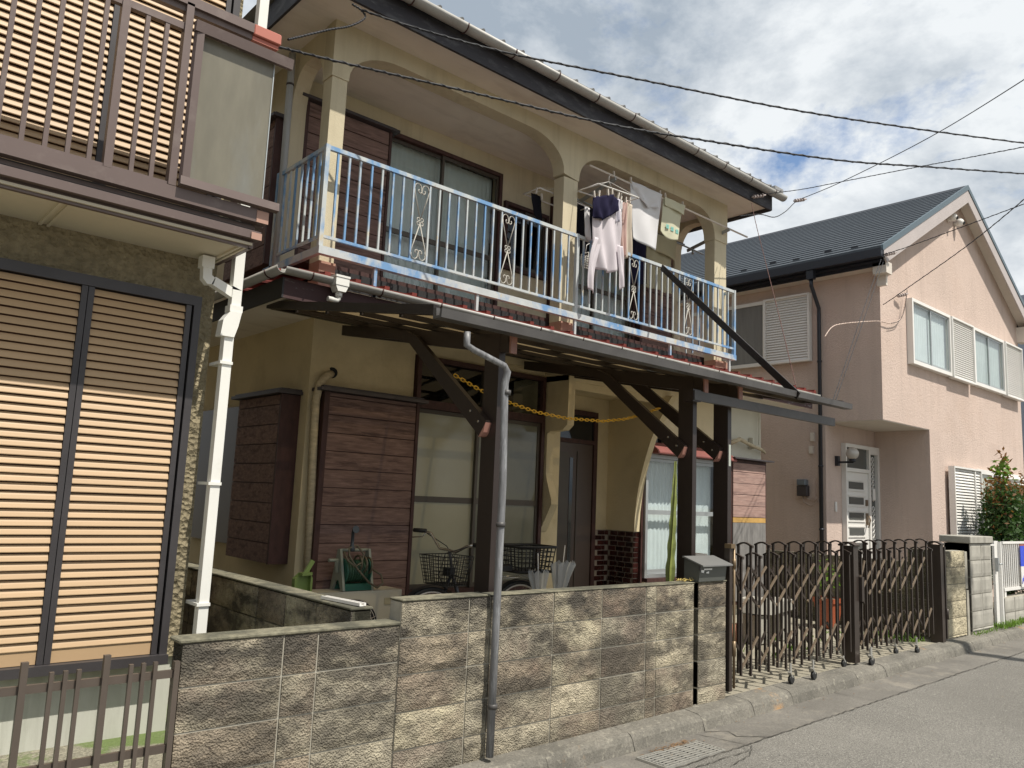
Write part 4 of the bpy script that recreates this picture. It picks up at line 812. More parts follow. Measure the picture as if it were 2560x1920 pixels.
b=B(); b.bar((3.455,2.22,.83),(3.43,2.20,.92),.02,.045); b.tube([(3.435,2.20,.925),(3.35,2.20,.925)],.014,8); b.build('crank',M['reel_grey'],hr)
dp_=thing('dustpan',(2.84,1.6,.75),'pale green plastic dustpan leaning beside the red-brown shutter box','dustpan')
b=B(); b.prism([(2.735,.76),(2.735,.86),(2.78,.90),(2.86,.905),(2.875,.86),(2.87,.755)],'y',1.60,1.605); b.prism([(2.735,.76),(2.735,.86),(2.755,.87),(2.755,.76)],'y',1.56,1.60).prism([(2.86,.755),(2.86,.89),(2.875,.86),(2.875,.755)],'y',1.56,1.60).prism([(2.78,.88),(2.78,.90),(2.86,.905),(2.86,.885)],'y',1.54,1.60); b.build('pan',M['lime'],dp_)
b=B(); b.bar((2.82,1.58,.89),(2.875,1.58,.985),.02,.03); b.build('handle',M['lime'],dp_)
_pa=at(838,1520,.62); _pb=at(946,1552,.12)
pv_=thing('plastic_channel',(2.38,.5,.865),'white plastic channel strips lying on the mossy side wall','plastic channel')
b=B(); 
for dx in (0,.03): b.bar((2.385+dx,.52,.874),(2.42+dx,.14,.876),.012,.016)
b.bar((2.40,.52,.866),(2.435,.14,.868),.04,.003); b.build('channel_strip',M['white'],pv_)
# bicycle
YB=1.62
bc=thing('bicycle',(4.6,YB,.05),'city bicycle with wire front basket and black rear crate parked behind the block wall','bicycle')
rc=at(1299,1445,YB); rw_=Vector((rc.x,YB,.415)); fw_=Vector((rc.x-.98,YB,.395))
for c in (rw_,fw_):
    b=B(); b.ring(c,.335,.018,'y',48,8); ty=b.build('wheel',M['rubber'],bc)
    B().ring(c,.312,.010,'y',48,6).build('rim',M['white_warm'],ty)
    b=B()
    for k in range(18):
        a=k*math.pi/9; b.tube([c+Vector((0,(-1)**k*.03,0)),c+Vector((.305*math.cos(a),0,.305*math.sin(a)))],.0016,4)
    b.tube([c+Vector((0,-.05,0)),c+Vector((0,.05,0))],.016,8); b.build('spoke',M['chrome'],ty)
    b=B(); r=.365
    A_=[math.radians(t) for t in range(-5,176,8)]
    for a0,a1 in zip(A_[:-1],A_[1:]): b.bar(c+Vector((r*math.cos(a0),0,r*math.sin(a0))),c+Vector((r*math.cos(a1),0,r*math.sin(a1))),.05,.004,up=(0,1,0)) if False else b.quad(c+Vector((r*math.cos(a0),-.028,r*math.sin(a0))),c+Vector((r*math.cos(a0),.028,r*math.sin(a0))),c+Vector((r*math.cos(a1),.028,r*math.sin(a1))),c+Vector((r*math.cos(a1),-.028,r*math.sin(a1))))
    b.build('mudguard',M['cable'],bc)
hx=at(1124,1376,YB); head=Vector((hx.x+.04,YB,.86)); stem=Vector((hx.x,YB,hx.z))
fm=mat('dark_grey_bicycle_frame',(.06,.06,.065),.35,metal=.3)
b=B(); bb=Vector((rw_.x-.45,YB,.34)); seat=Vector((rw_.x-.26,YB,.80))
b.tube([head,Vector((head.x+.12,YB,.55)),bb],.018,8); b.tube([bb,seat],.016,8); b.tube([bb,rw_],.010,6); b.tube([seat-Vector((.02,0,.08)),rw_],.009,6); b.tube([head,fw_],.014,8); b.tube([head,stem],.013,8); b.build('frame',fm,bc)
gl=at(1052,1326,YB+.27); gr=at(1184,1363,YB-.26)
b=B(); b.tube([gl,gl.lerp(stem,.35)+Vector((0,0,.035)),stem+Vector((-.03,.10,.01)),stem,stem+Vector((.0,-.08,-.01)),gr.lerp(stem,.3),gr],.012,8); b.build('handlebar',M['chrome'],bc)
b=B(); b.tube([gl+Vector((-.03,.06,.0)),gl+Vector((.02,-.05,0))],.018,8); b.tube([gr,gr+Vector((.03,-.10,0))],.018,8); b.split('grip',M['rubber'],bc)
b=B(); b.tube([gl+Vector((.03,-.06,0)),gl+Vector((.0,-.03,-.05)),gl+Vector((-.05,.05,-.06))],.005,5); b.build('brake_lever',M['chrome'],bc)
b=B(); b.tube([gl+Vector((.03,-.05,-.02)),stem+Vector((.04,.1,.03)),stem+Vector((.09,0,-.1)),head+Vector((-.05,0,-.1))],.004,5); b.tube([gr,stem+Vector((-.08,-.05,-.02)),stem+Vector((-.1,0,-.2)),head+Vector((-.02,0,-.2))],.004,5); b.build('brake_cable',M['cable'],bc)
b=B(); b.tube([seat,seat+Vector((0,0,.06))],.012,6); b.prism([(seat.x-.16,seat.z+.06),(seat.x+.11,seat.z+.06),(seat.x+.12,seat.z+.11),(seat.x-.14,seat.z+.09)],'y',YB-.06,YB+.06); b.build('saddle',M['rubber'],bc)
def basket(name,c,lx,ly,h,ta,m,r,nx,ny,nz,solid=False):
    b=B(); z0=c.z-h/2;z1=c.z+h/2
    def P(sx,sy,t): k=ta+(1-ta)*t; return Vector((c.x+sx*lx/2*k,c.y+sy*ly/2*k,z0+(z1-z0)*t))
    for t in [i/nz for i in range(nz+1)]:
        rr=r*(3.0 if (solid and t in(0,1)) else (1.6 if t==1 else 1)); b.tube([P(-1,-1,t),P(1,-1,t),P(1,1,t),P(-1,1,t)],rr,5,closed=True)
    for i in range(nx+1):
        s=-1+2*i/nx
        for q in (-1,1): b.tube([P(s,q,0),P(s,q,1)],r,4)
        b.tube([P(s,-1,0),P(s,1,0)],r,4)
    for i in range(ny+1):
        s=-1+2*i/ny
        for q in (-1,1): b.tube([P(q,s,0),P(q,s,1)],r,4)
        b.tube([P(-1,s,0),P(1,s,0)],r,4)
    return b.build(name,m,bc)
fc=at(1122,1424,YB); basket('front_basket',Vector((fc.x-.03,YB,fc.z)),.30,.36,.235,.78,M['rubber'],.0026,9,11,8)
rc2=at(1315,1393,YB); basket('rear_basket',Vector((rc2.x,YB,rc2.z-.01)),.42,.34,.22,.86,M['rubber'],.0045,8,7,5,True)
b=B(); 
for y in (-.06,.06): b.tube([(seat.x,YB+y,.80),(rw_.x+.2,YB+y,.80),(rw_.x,YB+y,.42)],.005,5)
b.build('rear_carrier',M['chrome'],bc)
b=B(); b.box(head.x-.06,head.x-.01,YB-.05,YB+.05,.83,.90).tube([(head.x-.05,YB-.02,.85),(head.x-.02,YB-.16,.83)],.006,5); b.build('lamp_bracket',M['rubber'],bc)
# umbrellas
def umbrella(px,py,ux,wd,h,label,tilt):
    p=at(px,py,1.45); t=thing('umbrella',(p.x,1.45,p.z-.5),label,'umbrella','clear vinyl umbrellas hooked behind the bicycle')
    b=B(); n=18; H=[]
    for j in range(4):
        z=p.z-.42+.42*j/3; r=.018+(wd-.018)*(j/3)
        H.append([b.bm.verts.new((p.x+tilt*(j/3)+r*(1+.22*(k%2))*math.cos(2*math.pi*k/n),1.45+r*.6*(1+.22*(k%2))*math.sin(2*math.pi*k/n),z-(.035 if (j==3 and k%2) else 0))) for k in range(n)])
    for j in range(3):
        for k in range(n): b.bm.faces.new((H[j][k],H[j][(k+1)%n],H[j+1][(k+1)%n],H[j+1][k]))
    b.build('canopy',M['vinyl'],t,norm=False)
    B().tube([(p.x,1.45,p.z-.5),(p.x+tilt*1.4,1.45,p.z+.14)],.005,6).build('shaft',M['white'],t)
    b=B()
    for k in range(0,n,2): b.tube([(p.x,1.45,p.z-.42),(p.x+tilt+wd*math.cos(2*math.pi*k/n),1.45+wd*.6*math.sin(2*math.pi*k/n),p.z)],.0018,4)
    b.build('rib',M['steel'],t)
umbrella(1398,1402,0,.125,0,'folded clear umbrella nearer the front door, upright and wider','0' and .05)
umbrella(1352,1422,0,.10,0,'folded clear umbrella tucked against the rear wheel of the bicycle',-.03)
# cactus
cq=thing('cactus',(5.40,.27,.04),'tall yellow-green columnar cactus beside the middle carport post','cactus')
b=B(); path=[(5.40,.27,.04),(5.385,.27,.5),(5.395,.27,1.0),(5.405,.265,1.3),(5.415,.262,1.6),(5.425,.26,1.86)]; rr=[.030,.033,.033,.026,.020,.008]
n=10;R_=[]
for i in range(41):
    t=i/40*5; k=min(int(t),4); f=t-k; p=Vector(path[k]).lerp(Vector(path[k+1]),f); r=rr[k]*(1-f)+rr[k+1]*f; r*=1+.14*math.sin(i*1.3)
    R_.append([b.bm.verts.new(p+Vector((math.cos(2*math.pi*q/n+i*.03),math.sin(2*math.pi*q/n+i*.03),0))*r*(1.15 if q%2 else .55)) for q in range(n)])
for i in range(40):
    for q in range(n): b.bm.faces.new((R_[i][q],R_[i][(q+1)%n],R_[i+1][(q+1)%n],R_[i+1][q]))
b.bm.faces.new(R_[-1]); b.build('stem',M['cactus'],cq)
b=B().tube([(5.40,.27,.04),(5.40,.27,.2)],[.10,.12],16); b.build('pot',M['terra2'],cq)
b=B()
for k in range(26):
    x=5.20+.2*random.random(); y=.02+.07*random.random(); a=random.random()*6.28; l_=.02+.03*random.random(); b.bar((x,y,.912+random.random()*.01),(x+l_*math.cos(a),y+l_*math.sin(a)*.5,.918+random.random()*.02),.007,.002)
solo('dead_leaves',b,mat('dry_yellow_leaf',(.5,.38,.12),.8),'dry yellow leaf litter on top of the block wall by the mailbox','leaf litter')['kind']='stuff'
# yellow chain
ch=thing('plastic_chain',(4.7,.75,2.0),'yellow plastic chain hanging between the two carport braces','chain')
cpx=[at(u,v,.78) for u,v in ((1140,940),(1200,975),(1272,1006),(1340,1030),(1417,1046),(1507,1053),(1560,1048),(1598,1039),(1650,1020))]
tot=[0]
for a,c in zip(cpx[:-1],cpx[1:]): tot.append(tot[-1]+(c-a).length)
lb=B(); nn=12; lb.tube([((.019*math.copysign(1,math.cos(a))*.55+.0115*math.cos(a)) ,0,.0105*math.sin(a)) for a in [2*math.pi*k/nn+.1 for k in range(nn)]],.0036,5,closed=True); lme=lb.mesh('chain_link',M['yellow'])
s_=0; i_=0
while s_<tot[-1]:
    k=max(j for j in range(len(tot)-1) if tot[j]<=s_); f=(s_-tot[k])/(tot[k+1]-tot[k]); p=cpx[k].lerp(cpx[k+1],f); d=(cpx[k+1]-cpx[k]).normalized()
    q=d.to_track_quat('X','Z'); o=piece('chain_link',lme,ch,p); o.rotation_mode='QUATERNION'; 
    from mathutils import Quaternion
    o.rotation_quaternion=q@Quaternion((1,0,0),math.pi/2*(i_%2)+.3); s_+=.034; i_+=1
# driveway things
tt=thing('planter_edging',(7.9,1.3,0),'row of ribbed terracotta edging cylinders standing on the driveway','edging')
for k in range(7): B().tube([(7.62+.075*k,1.33,.03),(7.62+.075*k,1.33,.35 if k<3 else .22)],.04,12).build('edging_cylinder',M['terra2'],tt)
st=thing('concrete_step',(8.5,1.2,0),'pale concrete slab bench on two dark blocks behind the gate','step')
B().prism([(7.95,.36),(8.02,.50),(8.20,.52),(8.35,.46),(8.75,.48),(8.78,.37),(8.3,.33)],'y',1.05,1.3).build('slab',M['greyblock'],st)
B().box(8.05,8.25,1.08,1.28,.03,.33).box(8.55,8.7,1.08,1.28,.03,.33).split('support_block',M['greyblock'],st)
pt=thing('plant_pot',(9.95,1.25,.03),'orange square plastic pot with a leggy green plant behind the gate','potted plant')
b=B(); P=[]
for t,(z,w) in enumerate(((.05,.09),(.36,.125),(.36,.14),(.42,.14))): P.append([b.bm.verts.new((9.95+sx*w,1.25+sy*w,z)) for sx,sy in ((-1,-1),(1,-1),(1,1),(-1,1))])
for t in range(3):
    for k in range(4): b.bm.faces.new((P[t][k],P[t][(k+1)%4],P[t+1][(k+1)%4],P[t+1][k]))
b.bm.faces.new(P[0]); b.build('pot',M['terra'],pt); B().box(9.83,10.07,1.13,1.37,.37,.40).build('soil',M['soil'],pt)
def leaves(b,c,r,n,size,flat=1.0,seedv=0):
    R=random.Random(seedv)
    for _ in range(n):
        while True:
            p=Vector((R.uniform(-1,1),R.uniform(-1,1),R.uniform(-1,1)))
            if p.length<1: break
        p=Vector((p.x*r[0],p.y*r[1],p.z*r[2]))+Vector(c); a=Vector((R.gauss(0,1),R.gauss(0,1),R.gauss(0,.6)*flat)).normalized(); q=a.cross(Vector((R.gauss(0,1),R.gauss(0,1),R.gauss(0,1)))).normalized(); s=size*R.uniform(.6,1.3)
        b.quad(p,p+a*s*.5+q*s*.22,p+a*s,p+a*s*.5-q*s*.22)
b=B()
for k in range(9):
    a=k*.7; b.tube([(9.95,1.25,.40),(9.95+.06*math.cos(a),1.25+.06*math.sin(a),.6),(9.95+.14*math.cos(a),1.25+.14*math.sin(a),.75+.02*k)],.005,4)
b.build('stem',M['bark'],pt); b=B(); leaves(b,(9.95,1.25,.70),(.16,.16,.2),90,.08,seedv=3); b.build('foliage',M['weed'],pt)
ps=thing('grey_post',(6.45,.6,0),'short grey concrete post with white top edge just inside the gate','post')
B().box(6.55,6.72,.85,.97,.0,1.02).build('shaft',M['greyblock'],ps); B().box(6.54,6.73,.84,.98,1.021,1.04).build('top_plate',M['white_warm'],ps)
# =============== LAUNDRY ===============
def pole(name,p,q,r,label): 
    b=B(); b.tube([p,q],r,8); return solo(name,b,M['white_warm'] if 'white' in label else M['alum'],label,'laundry pole',loc=p)
pole('laundry_pole',(6.50,2.36,5.425),(9.86,2.36,5.405),.013,'white laundry pole in front of the right balcony arch')
pole('laundry_pole',(6.9,2.95,5.28),(9.62,2.95,5.21),.013,'grey inner laundry pole deeper in the balcony')
for (x,lab) in ((6.93,'left hanging laundry pole bracket by the middle pillar'),(9.36,'right laundry pole bracket by the corner pillar')):
    t=thing('pole_bracket',(x,2.5,5.3),lab,'bracket')
    B().bar((x,2.33,5.385),(x,3.05,5.22),.02,.045).build('arm',M['alum'],t)
    b=B(); b.tube([(x,2.62,5.33),(x,2.62,5.28),(x+.03,2.62,5.25),(x+.05,2.62,5.29)],.005,5); b.tube([(x,2.95,5.21),(x,2.95,4.9 if x<7 else 5.15)],.02,6); b.build('hook',M['alum'],t)
def cloth(name,corners,Y,m,label,cat,amp=.012,nf=3,nx=24,nz=26,profile=None,sag=0,group=None,tw=0):
    (tl,tr,br,bl)=corners; b=B(); G=[]
    for i in range(nx+1):
        u=i/nx; row=[]
        for j in range(nz+1):
            v=j/nz; x=(tl[0]*(1-u)+tr[0]*u)*(1-v)+(bl[0]*(1-u)+br[0]*u)*v; z=(tl[1]*(1-u)+tr[1]*u)*(1-v)+(bl[1]*(1-u)+br[1]*u)*v
            if profile: dx,dz=profile(u,v); x+=dx; z+=dz
            z-=sag*math.sin(math.pi*u)*(1-v)
            y=Y+amp*(.25+v)*math.sin(2*math.pi*nf*u+1.7*math.sin(3*v+u*2))+tw*(u-.5)+.25*amp*math.sin(11*u+7*v)
            row.append(b.bm.verts.new((x,y,z)))
        G.append(row)
    for i in range(nx):
        for j in range(nz): f=b.bm.faces.new((G[i][j],G[i+1][j],G[i+1][j+1],G[i][j+1])); f.smooth=True
    o=solo(name,b,m,label,cat,loc=(tl[0],Y,tl[1]),group=group); sm=o.modifiers.new('thickness','SOLIDIFY'); sm.thickness=.004; return o
# white t-shirt draped on the pole
cloth('white_towel',((7.215,5.43),(7.83,5.43),(7.75,4.74),(7.30,4.73)),2.345,M['c_white'],'large white cloth with folded top hanging on the laundry pole','cloth',.012,1.5,profile=lambda u,v:(0,-.05*v*math.sin(math.pi*u*.5)+.08*v*(1-u)*0))
cloth('white_towel',((7.215,5.445),(7.83,5.445),(7.72,5.22),(7.26,5.36)),2.325,M['c_white'],'short folded flap of white cloth over the front of the pole','cloth',.02,2,nz=10,profile=lambda u,v:(0,-.10*v*math.sin(math.pi*u)**2))
cloth('yellow_towel',((7.885,5.425),(8.30,5.425),(8.19,4.93),(7.84,4.97)),2.35,M['c_towel'],'pale yellow towel with a teal flower band near its lower edge','towel',.008,1.2,profile=lambda u,v:(-.015*math.sin(math.pi*u)*v,-.05*v**3*math.sin(math.pi*u)))
cloth('yellow_towel',((7.885,5.435),(8.315,5.435),(8.30,5.30),(7.89,5.325)),2.328,M['c_towel'],'folded over front flap of the pale yellow towel','towel',.008,1.5,nz=8)
fl=B()
for k in range(3):
    cx=7.96+.10*k; czz=5.055-.008*k
    for q in range(4):
        a=math.pi/4+q*math.pi/2; px,pz=cx+.02*math.cos(a),czz+.02*math.sin(a); fl.prism([(px+.017*math.cos(t*math.pi/3),pz+.017*math.sin(t*math.pi/3)) for t in range(6)],'y',2.333,2.335)
solo('flower_print',fl,M['c_teal'],'teal four-petal flower print on the yellow towel','print',loc=(8.06,2.334,5.05))
def garment(name,loc,label,cat): return thing(name,loc,label,cat)
def cpart(par,nm,corners,Y,m,amp=.012,nf=3,profile=None,tw=0,nz=26,nx=24):
    o=cloth(nm,corners,Y,m,None,None,amp,nf,nx,nz,profile,0,None,tw); w=O[o.name]; o.parent=par; o.location=w-org(par); return o
psh=garment('pink_shirt',(6.58,2.13,4.93),'pale pink long-sleeved shirt hanging by its hem in front of the railing','shirt')
cpart(psh,'shirt_body',((6.36,4.93),(6.79,4.90),(6.80,4.17),(6.40,4.12)),2.13,M['c_pink'],.03,2.6,profile=lambda u,v:(-.03*math.sin(v*3)*(1-2*u),-.045*v*math.sin(math.pi*u)))
def sleeve(par,pts,r,m):
    b=B(); b.tube(pts,r,12); o=b.build('sleeve',m,par)
ss=[Vector((6.385,2.125,4.45)),Vector((6.34,2.12,4.2)),Vector((6.31,2.115,4.0)),Vector((6.345,2.11,3.83))]
sr=[Vector((6.78,2.125,4.45)),Vector((6.82,2.12,4.2)),Vector((6.87,2.115,4.02)),Vector((6.85,2.11,3.94))]
cpart(psh,'sleeve',((6.36,4.46),(6.47,4.44),(6.37,3.80),(6.275,3.85)),2.115,M['c_pink'],.014,1.6,nx=12,profile=lambda u,v:(-.035*math.sin(math.pi*v),0))
cpart(psh,'sleeve',((6.74,4.46),(6.83,4.46),(6.895,4.0),(6.81,3.93)),2.115,M['c_pink'],.014,1.6,nx=12,profile=lambda u,v:(.01*math.sin(math.pi*v),0))
cloth('navy_shorts',((6.285,4.90),(6.62,5.03),(6.60,4.76),(6.30,4.66)),2.09,M['c_navy'],'navy blue shorts pegged at the front of the drying hanger','shorts',.018,2.5,nz=12,profile=lambda u,v:(.01*v*math.sin(6*u),-.03*v*math.sin(math.pi*u)+.012*v*math.sin(9*u)))
cloth('navy_shorts',((6.62,5.02),(6.73,4.99),(6.72,4.86),(6.60,4.76)),2.10,M['c_navy'],'small dark undergarment hanging right beside the navy shorts','undergarment',.01,1,nz=8)
cloth('pink_garment',((7.0,5.08),(7.10,5.15),(7.06,4.42),(6.97,4.40)),2.28,M['c_salmon'],'narrow salmon pink garment behind the pale pink shirt','garment',.02,2,profile=lambda u,v:(.0,0))
cloth('cream_garment',((7.10,5.13),(7.21,5.12),(7.20,4.46),(7.03,4.38)),2.30,M['c_cream'],'cream pink garment hanging between the shirt and the white cloth','garment',.02,2)
cloth('white_garment',((6.80,5.03),(6.90,5.06),(6.90,4.50),(6.80,4.50)),2.2,M['c_white'],'narrow white garment just right of the pale pink shirt','garment',.02,1.5)
cloth('grey_sock',((6.71,5.02),(6.78,5.02),(6.76,4.74),(6.72,4.72)),2.12,mat('grey_lilac_cotton',(.45,.43,.50),.9),'lilac grey strappy item dangling beside the navy shorts','sock',.012,1,nz=10)
cloth('white_garment',((6.32,4.84),(6.40,4.84),(6.42,4.45),(6.35,4.5)),2.25,M['c_white'],'white garment edge showing left of the pale pink shirt','garment',.015,1,nz=10)
cloth('dark_trousers',((6.83,5.20),(7.12,5.18),(7.13,4.50),(6.82,4.52)),2.85,M['c_black'],'black garment hanging behind the middle pillar','trousers',.02,2)
cloth('navy_trousers',((7.92,5.05),(8.27,5.03),(8.25,4.45),(7.95,4.40)),2.93,M['c_navy'],'navy garment hanging below the large white cloth','trousers',.02,2)
cloth('beige_cloth',((8.40,5.24),(8.95,5.24),(8.93,4.95),(8.40,5.0)),2.94,M['c_beige'],'pale beige cloth folded over the inner laundry pole','cloth',.012,1.5,nz=12)
cloth('beige_cloth',((8.34,5.10),(8.89,5.05),(8.88,4.45),(8.35,4.45)),2.98,M['c_beige'],'long pale yellow-beige cloth hanging behind the towel','cloth',.016,2)
cloth('dark_garment',((5.98,5.05),(6.15,5.05),(6.15,4.75),(6.05,4.80)),2.8,M['c_black'],'black garment hanging left of the middle pillar','garment',.015,1,nz=10)
def hanger(loc,lx,ly,label,tilt=0):
    x,y,z=loc; t=thing('drying_hanger',loc,label,'drying hanger')
    b=B(); P=[(x-lx,y-ly,z+tilt*-lx),(x+lx,y-ly,z+tilt*lx),(x+lx,y+ly,z+tilt*lx),(x-lx,y+ly,z-tilt*lx)]; b.tube(P,.009,6,closed=True); b.build('frame',M['white'],t)
    b=B(); 
    for p in P: b.tube([p,(x,y,z+.16)],.0025,4)
    b.build('cord',M['white'],t); B().tube([(x,y,z+.15),(x,y,z+.22),(x+.02,y,z+.24)],.005,5).build('hook',M['white'],t)
hanger((6.72,2.25,5.10),.36,.16,'white rectangular drying hanger above the pink shirt',.06)
hanger((6.45,2.85,5.10),.42,.14,'white drying hanger behind the middle pillar',0)
pegs=[(6.93,2.36,5.44),(7.22,2.34,5.45),(7.80,2.34,5.45),(7.91,2.34,5.45),(8.28,2.34,5.44)]
pm=B().box(-.006,.006,-.012,.012,-.03,.045).mesh('clothes_peg',M['white_warm'])
pegs+=[(6.30,2.09,4.93),(6.38,2.09,4.96),(6.53,2.09,5.02),(6.60,2.09,5.05),(6.72,2.1,5.04),(6.79,2.12,5.05),(6.88,2.2,5.07),(7.04,2.26,5.12),(7.14,2.28,5.15),(5.99,2.72,5.05),(6.08,2.72,5.0),(6.98,2.72,5.2),(7.08,2.72,5.2)]
for i,(x,y,z) in enumerate(pegs):
    o=bpy.data.objects.new('clothes_peg',pm); COL.objects.link(o); o.location=(x,y,z); o.rotation_euler=(0,random.uniform(-.25,.25),0); tag(o,'small white clothes peg clipped on the '+('outer laundry pole' if i<5 else 'drying hangers'),'clothes peg','clothes pegs on the '+('pole' if i<5 else 'hangers'))
bk=thing('peg_basket',(6.80,2.6,4.4),'white plastic peg basket hanging behind the blue railing','basket')
b=B(); 
for t in range(6): b.tube([(6.80+.085*sx,2.6+.06*sy,4.30+.03*t) for sx,sy in ((-1,-1),(1,-1),(1,1),(-1,1))],.006,5,closed=True)
for k in range(6):
    for sy in (-1,1): b.tube([(6.715+.034*k,2.6+.06*sy,4.30),(6.715+.034*k,2.6+.06*sy,4.45)],.004,4)
b.build('basket_body',M['white'],bk); B().tube([(6.72,2.6,4.45),(6.74,2.6,4.56),(6.80,2.6,4.60),(6.86,2.6,4.56),(6.88,2.6,4.45)],.005,5).build('handle',M['white'],bk)
# leaning flat bar
p0=at(1654,668,2.24); p1=at(1996,990,-.07)
solo('metal_strip',B().bar(p0,p1,.012,.075),M['iron'],'long dark flat metal strip running from the blue railing down to the carport corner','metal strip',loc=p1)
# =============== PINK HOUSE ===============
ph=thing('house',(15.5,2.0,0),'pink stucco house with a dark slatted gable roof at the right','house')
XL=12.24; XR=18.8; YF=1.5; RX=15.55; RZ=7.59; RSL=.557
def rz(x): return RZ-(RSL*(RX-x) if x<RX else .565*(x-RX))
b=B(); b.prism([(XL,2.93),(XR,2.93),(XR,rz(XR)-.12),(RX,RZ-.12),(XL,rz(XL)-.12)],'y',YF,9.5)
b.build('upper_wall',M['pink'],ph)
b=B(); b.box(XL,14.0,2.42,9.4,-.2,2.93); b.box(14.0,XR,YF,9.4,-.2,2.93); b.build('lower_wall',M['pink'],ph)
B().box(XL+.01,13.99,YF+.01,2.41,2.918,2.929).build('porch_soffit',M['white_warm'],ph)
# roof panels
nr=22; Lx=(RX-11.85)/nr
pb=B(); pb.prism([(0,.026),(Lx+.03,(Lx+.03)*RSL+.002),(Lx+.03,(Lx+.03)*RSL-.03),(0,-.028)],'y',0,8.6); pm_=pb.mesh('roof_panel',M['navyroof'])
for k in range(nr): x=11.85+Lx*k; piece('roof_panel',pm_,ph,(x,1.30,rz(x)+.012*((k+1)%1)))
b=B(); b.prism([(RX,RZ),(19.3,rz(19.3)),(19.3,rz(19.3)-.03),(RX,RZ-.03)],'y',1.30,9.9); b.build('right_roof_slope',M['navyroof'],ph)
b=B(); b.prism([(RX-.10,RZ-.04),(RX,RZ+.035),(RX+.10,RZ-.035),(RX,RZ-.01)],'y',1.27,9.9); b.build('ridge_cap',M['navytrim'],ph)
b=B(); b.prism([(11.84,rz(11.84)+.03),(RX,RZ+.035),(RX,RZ-.06),(11.84,rz(11.84)-.06)],'y',1.262,1.30); b.prism([(RX,RZ+.035),(19.3,rz(19.3)+.03),(19.3,rz(19.3)-.06),(RX,RZ-.06)],'y',1.262,1.30); b.build('verge_trim',mat('blue_grey_verge_trim',(.10,.14,.165),.4,metal=.2),ph)
b=B(); b.prism([(11.9,rz(11.9)-.062),(RX,RZ-.062),(RX,RZ-.30),(12.0,rz(12.0)-.30),(11.9,rz(11.9)-.16)],'y',1.275,1.30); b.prism([(RX,RZ-.062),(19.25,rz(19.25)-.062),(19.2,rz(19.2)-.30),(RX,RZ-.30)],'y',1.275,1.30); b.build('bargeboard',mat('grey_pink_bargeboard',(.46,.41,.395),.6,var=.05),ph)
b=B(); b.prism([(11.9,rz(11.9)-.14),(RX,RZ-.14),(RX,RZ-.16),(11.9,rz(11.9)-.16)],'y',1.30,1.499); b.prism([(RX,RZ-.14),(19.2,rz(19.2)-.14),(19.2,rz(19.2)-.16),(RX,RZ-.16)],'y',1.30,1.499); b.build('gable_soffit',M['white_warm'],ph)
b=B(); b.box(12.02,XL-.002,1.305,9.4,5.28,5.30); b.build('eave_soffit',M['white_warm'],ph)
b=B(); b.box(12.0,12.02,1.305,9.4,5.28,5.48); b.build('eave_fascia',M['navytrim'],ph)
b=B(); b.box(11.80,11.93,1.28,9.9,5.37,5.50).box(11.93,12.0,1.3,9.4,5.33,5.36); b.build('eave_gutter',M['navytrim'],ph)
b=B(); b.box(12.0,12.20,1.29,1.499,5.16,5.34).box(12.14,12.2,1.36,1.499,5.0,5.16); b.build('eave_box',M['white_warm'],ph)
b=B(); b.box(19.0,19.12,1.2,9.9,5.34,5.44).box(18.72,19.0,1.29,1.5,5.18,5.50); b.build('eave_box',M['white_warm'],ph)
for k,(y,x) in enumerate([(1.75+.5*j,12.05+ (.12 if j%2 else 0)) for j in range(12)]):
    z=rz(x); B().box(x,x+.03,y,y+.11,z+.0,z+.055).build('snow_guard',M['navytrim'],ph)
b=B(); b.box(11.82,11.91,2.38,2.50,5.22,5.40); b.tube([(11.87,2.44,5.22),(11.87,2.44,5.12),(12.17,2.47,4.80),(12.17,2.47,4.70),(12.17,2.47,0)],.032,8); dn=b.build('downpipe',M['navytrim'],ph)
for z in (3.9,2.2,1.2): B().tube([(12.17,2.47,z),(12.17,2.47,z+.03)],.04,10).split('pipe_clamp',M['navytrim'],dn)
def louvers(parent,x0,x1,z0,z1,y,pitch,axis='y',mull=None):
    fb=B()
    if axis=='y':
        fb.box(x0,x0+.03,y-.05,y+.05,z0,z1).box(x1-.03,x1,y-.05,y+.05,z0,z1).box(x0+.03,x1-.03,y-.05,y+.05,z0,z0+.03).box(x0+.03,x1-.03,y-.05,y+.05,z1-.03,z1).box(x0+.03,x1-.03,y+.01,y+.05,z0+.03,z1-.03)
        if mull: fb.box(mull-.02,mull+.02,y-.04,y-.01,z0+.03,z1-.03)
    else: fb.box(y-.05,y+.05,x0,x0+.03,z0,z1).box(y-.05,y+.05,x1-.03,x1,z0,z1).box(y-.05,y+.05,x0+.03,x1-.03,z0,z0+.03).box(y-.05,y+.05,x0+.03,x1-.03,z1-.03,z1).box(y+.01,y+.05,x0+.03,x1-.03,z0+.03,z1-.03)
    w=fb.build('louvred_shutter',M['white'],parent)
    b=B()
    if axis=='y': b.prism([(-.024,0),(-.027,.005),(-.010,pitch*.86),(-.005,pitch*.84)],'x',x0+.031,x1-.031)
    else: b.prism([(-.024,0),(-.027,.005),(-.010,pitch*.86),(-.005,pitch*.84)],'y',x0+.031,x1-.031)
    me=None
    z=z0+.035
    if axis=='y':
        bmesh.ops.translate(b.bm,vec=(-(x0+.031),0,0),verts=b.bm.verts); me=b.mesh('slat',M['white'])
        while z<z1-.03-pitch*.6: piece('slat',me,w,(x0+.031,y,z)); z+=pitch
    else:
        bmesh.ops.translate(b.bm,vec=(0,-(x0+.031),0),verts=b.bm.verts); me=b.mesh('slat',M['white'])
        while z<z1-.03-pitch*.6: piece('slat',me,w,(y,x0+.031,z)); z+=pitch
    return w
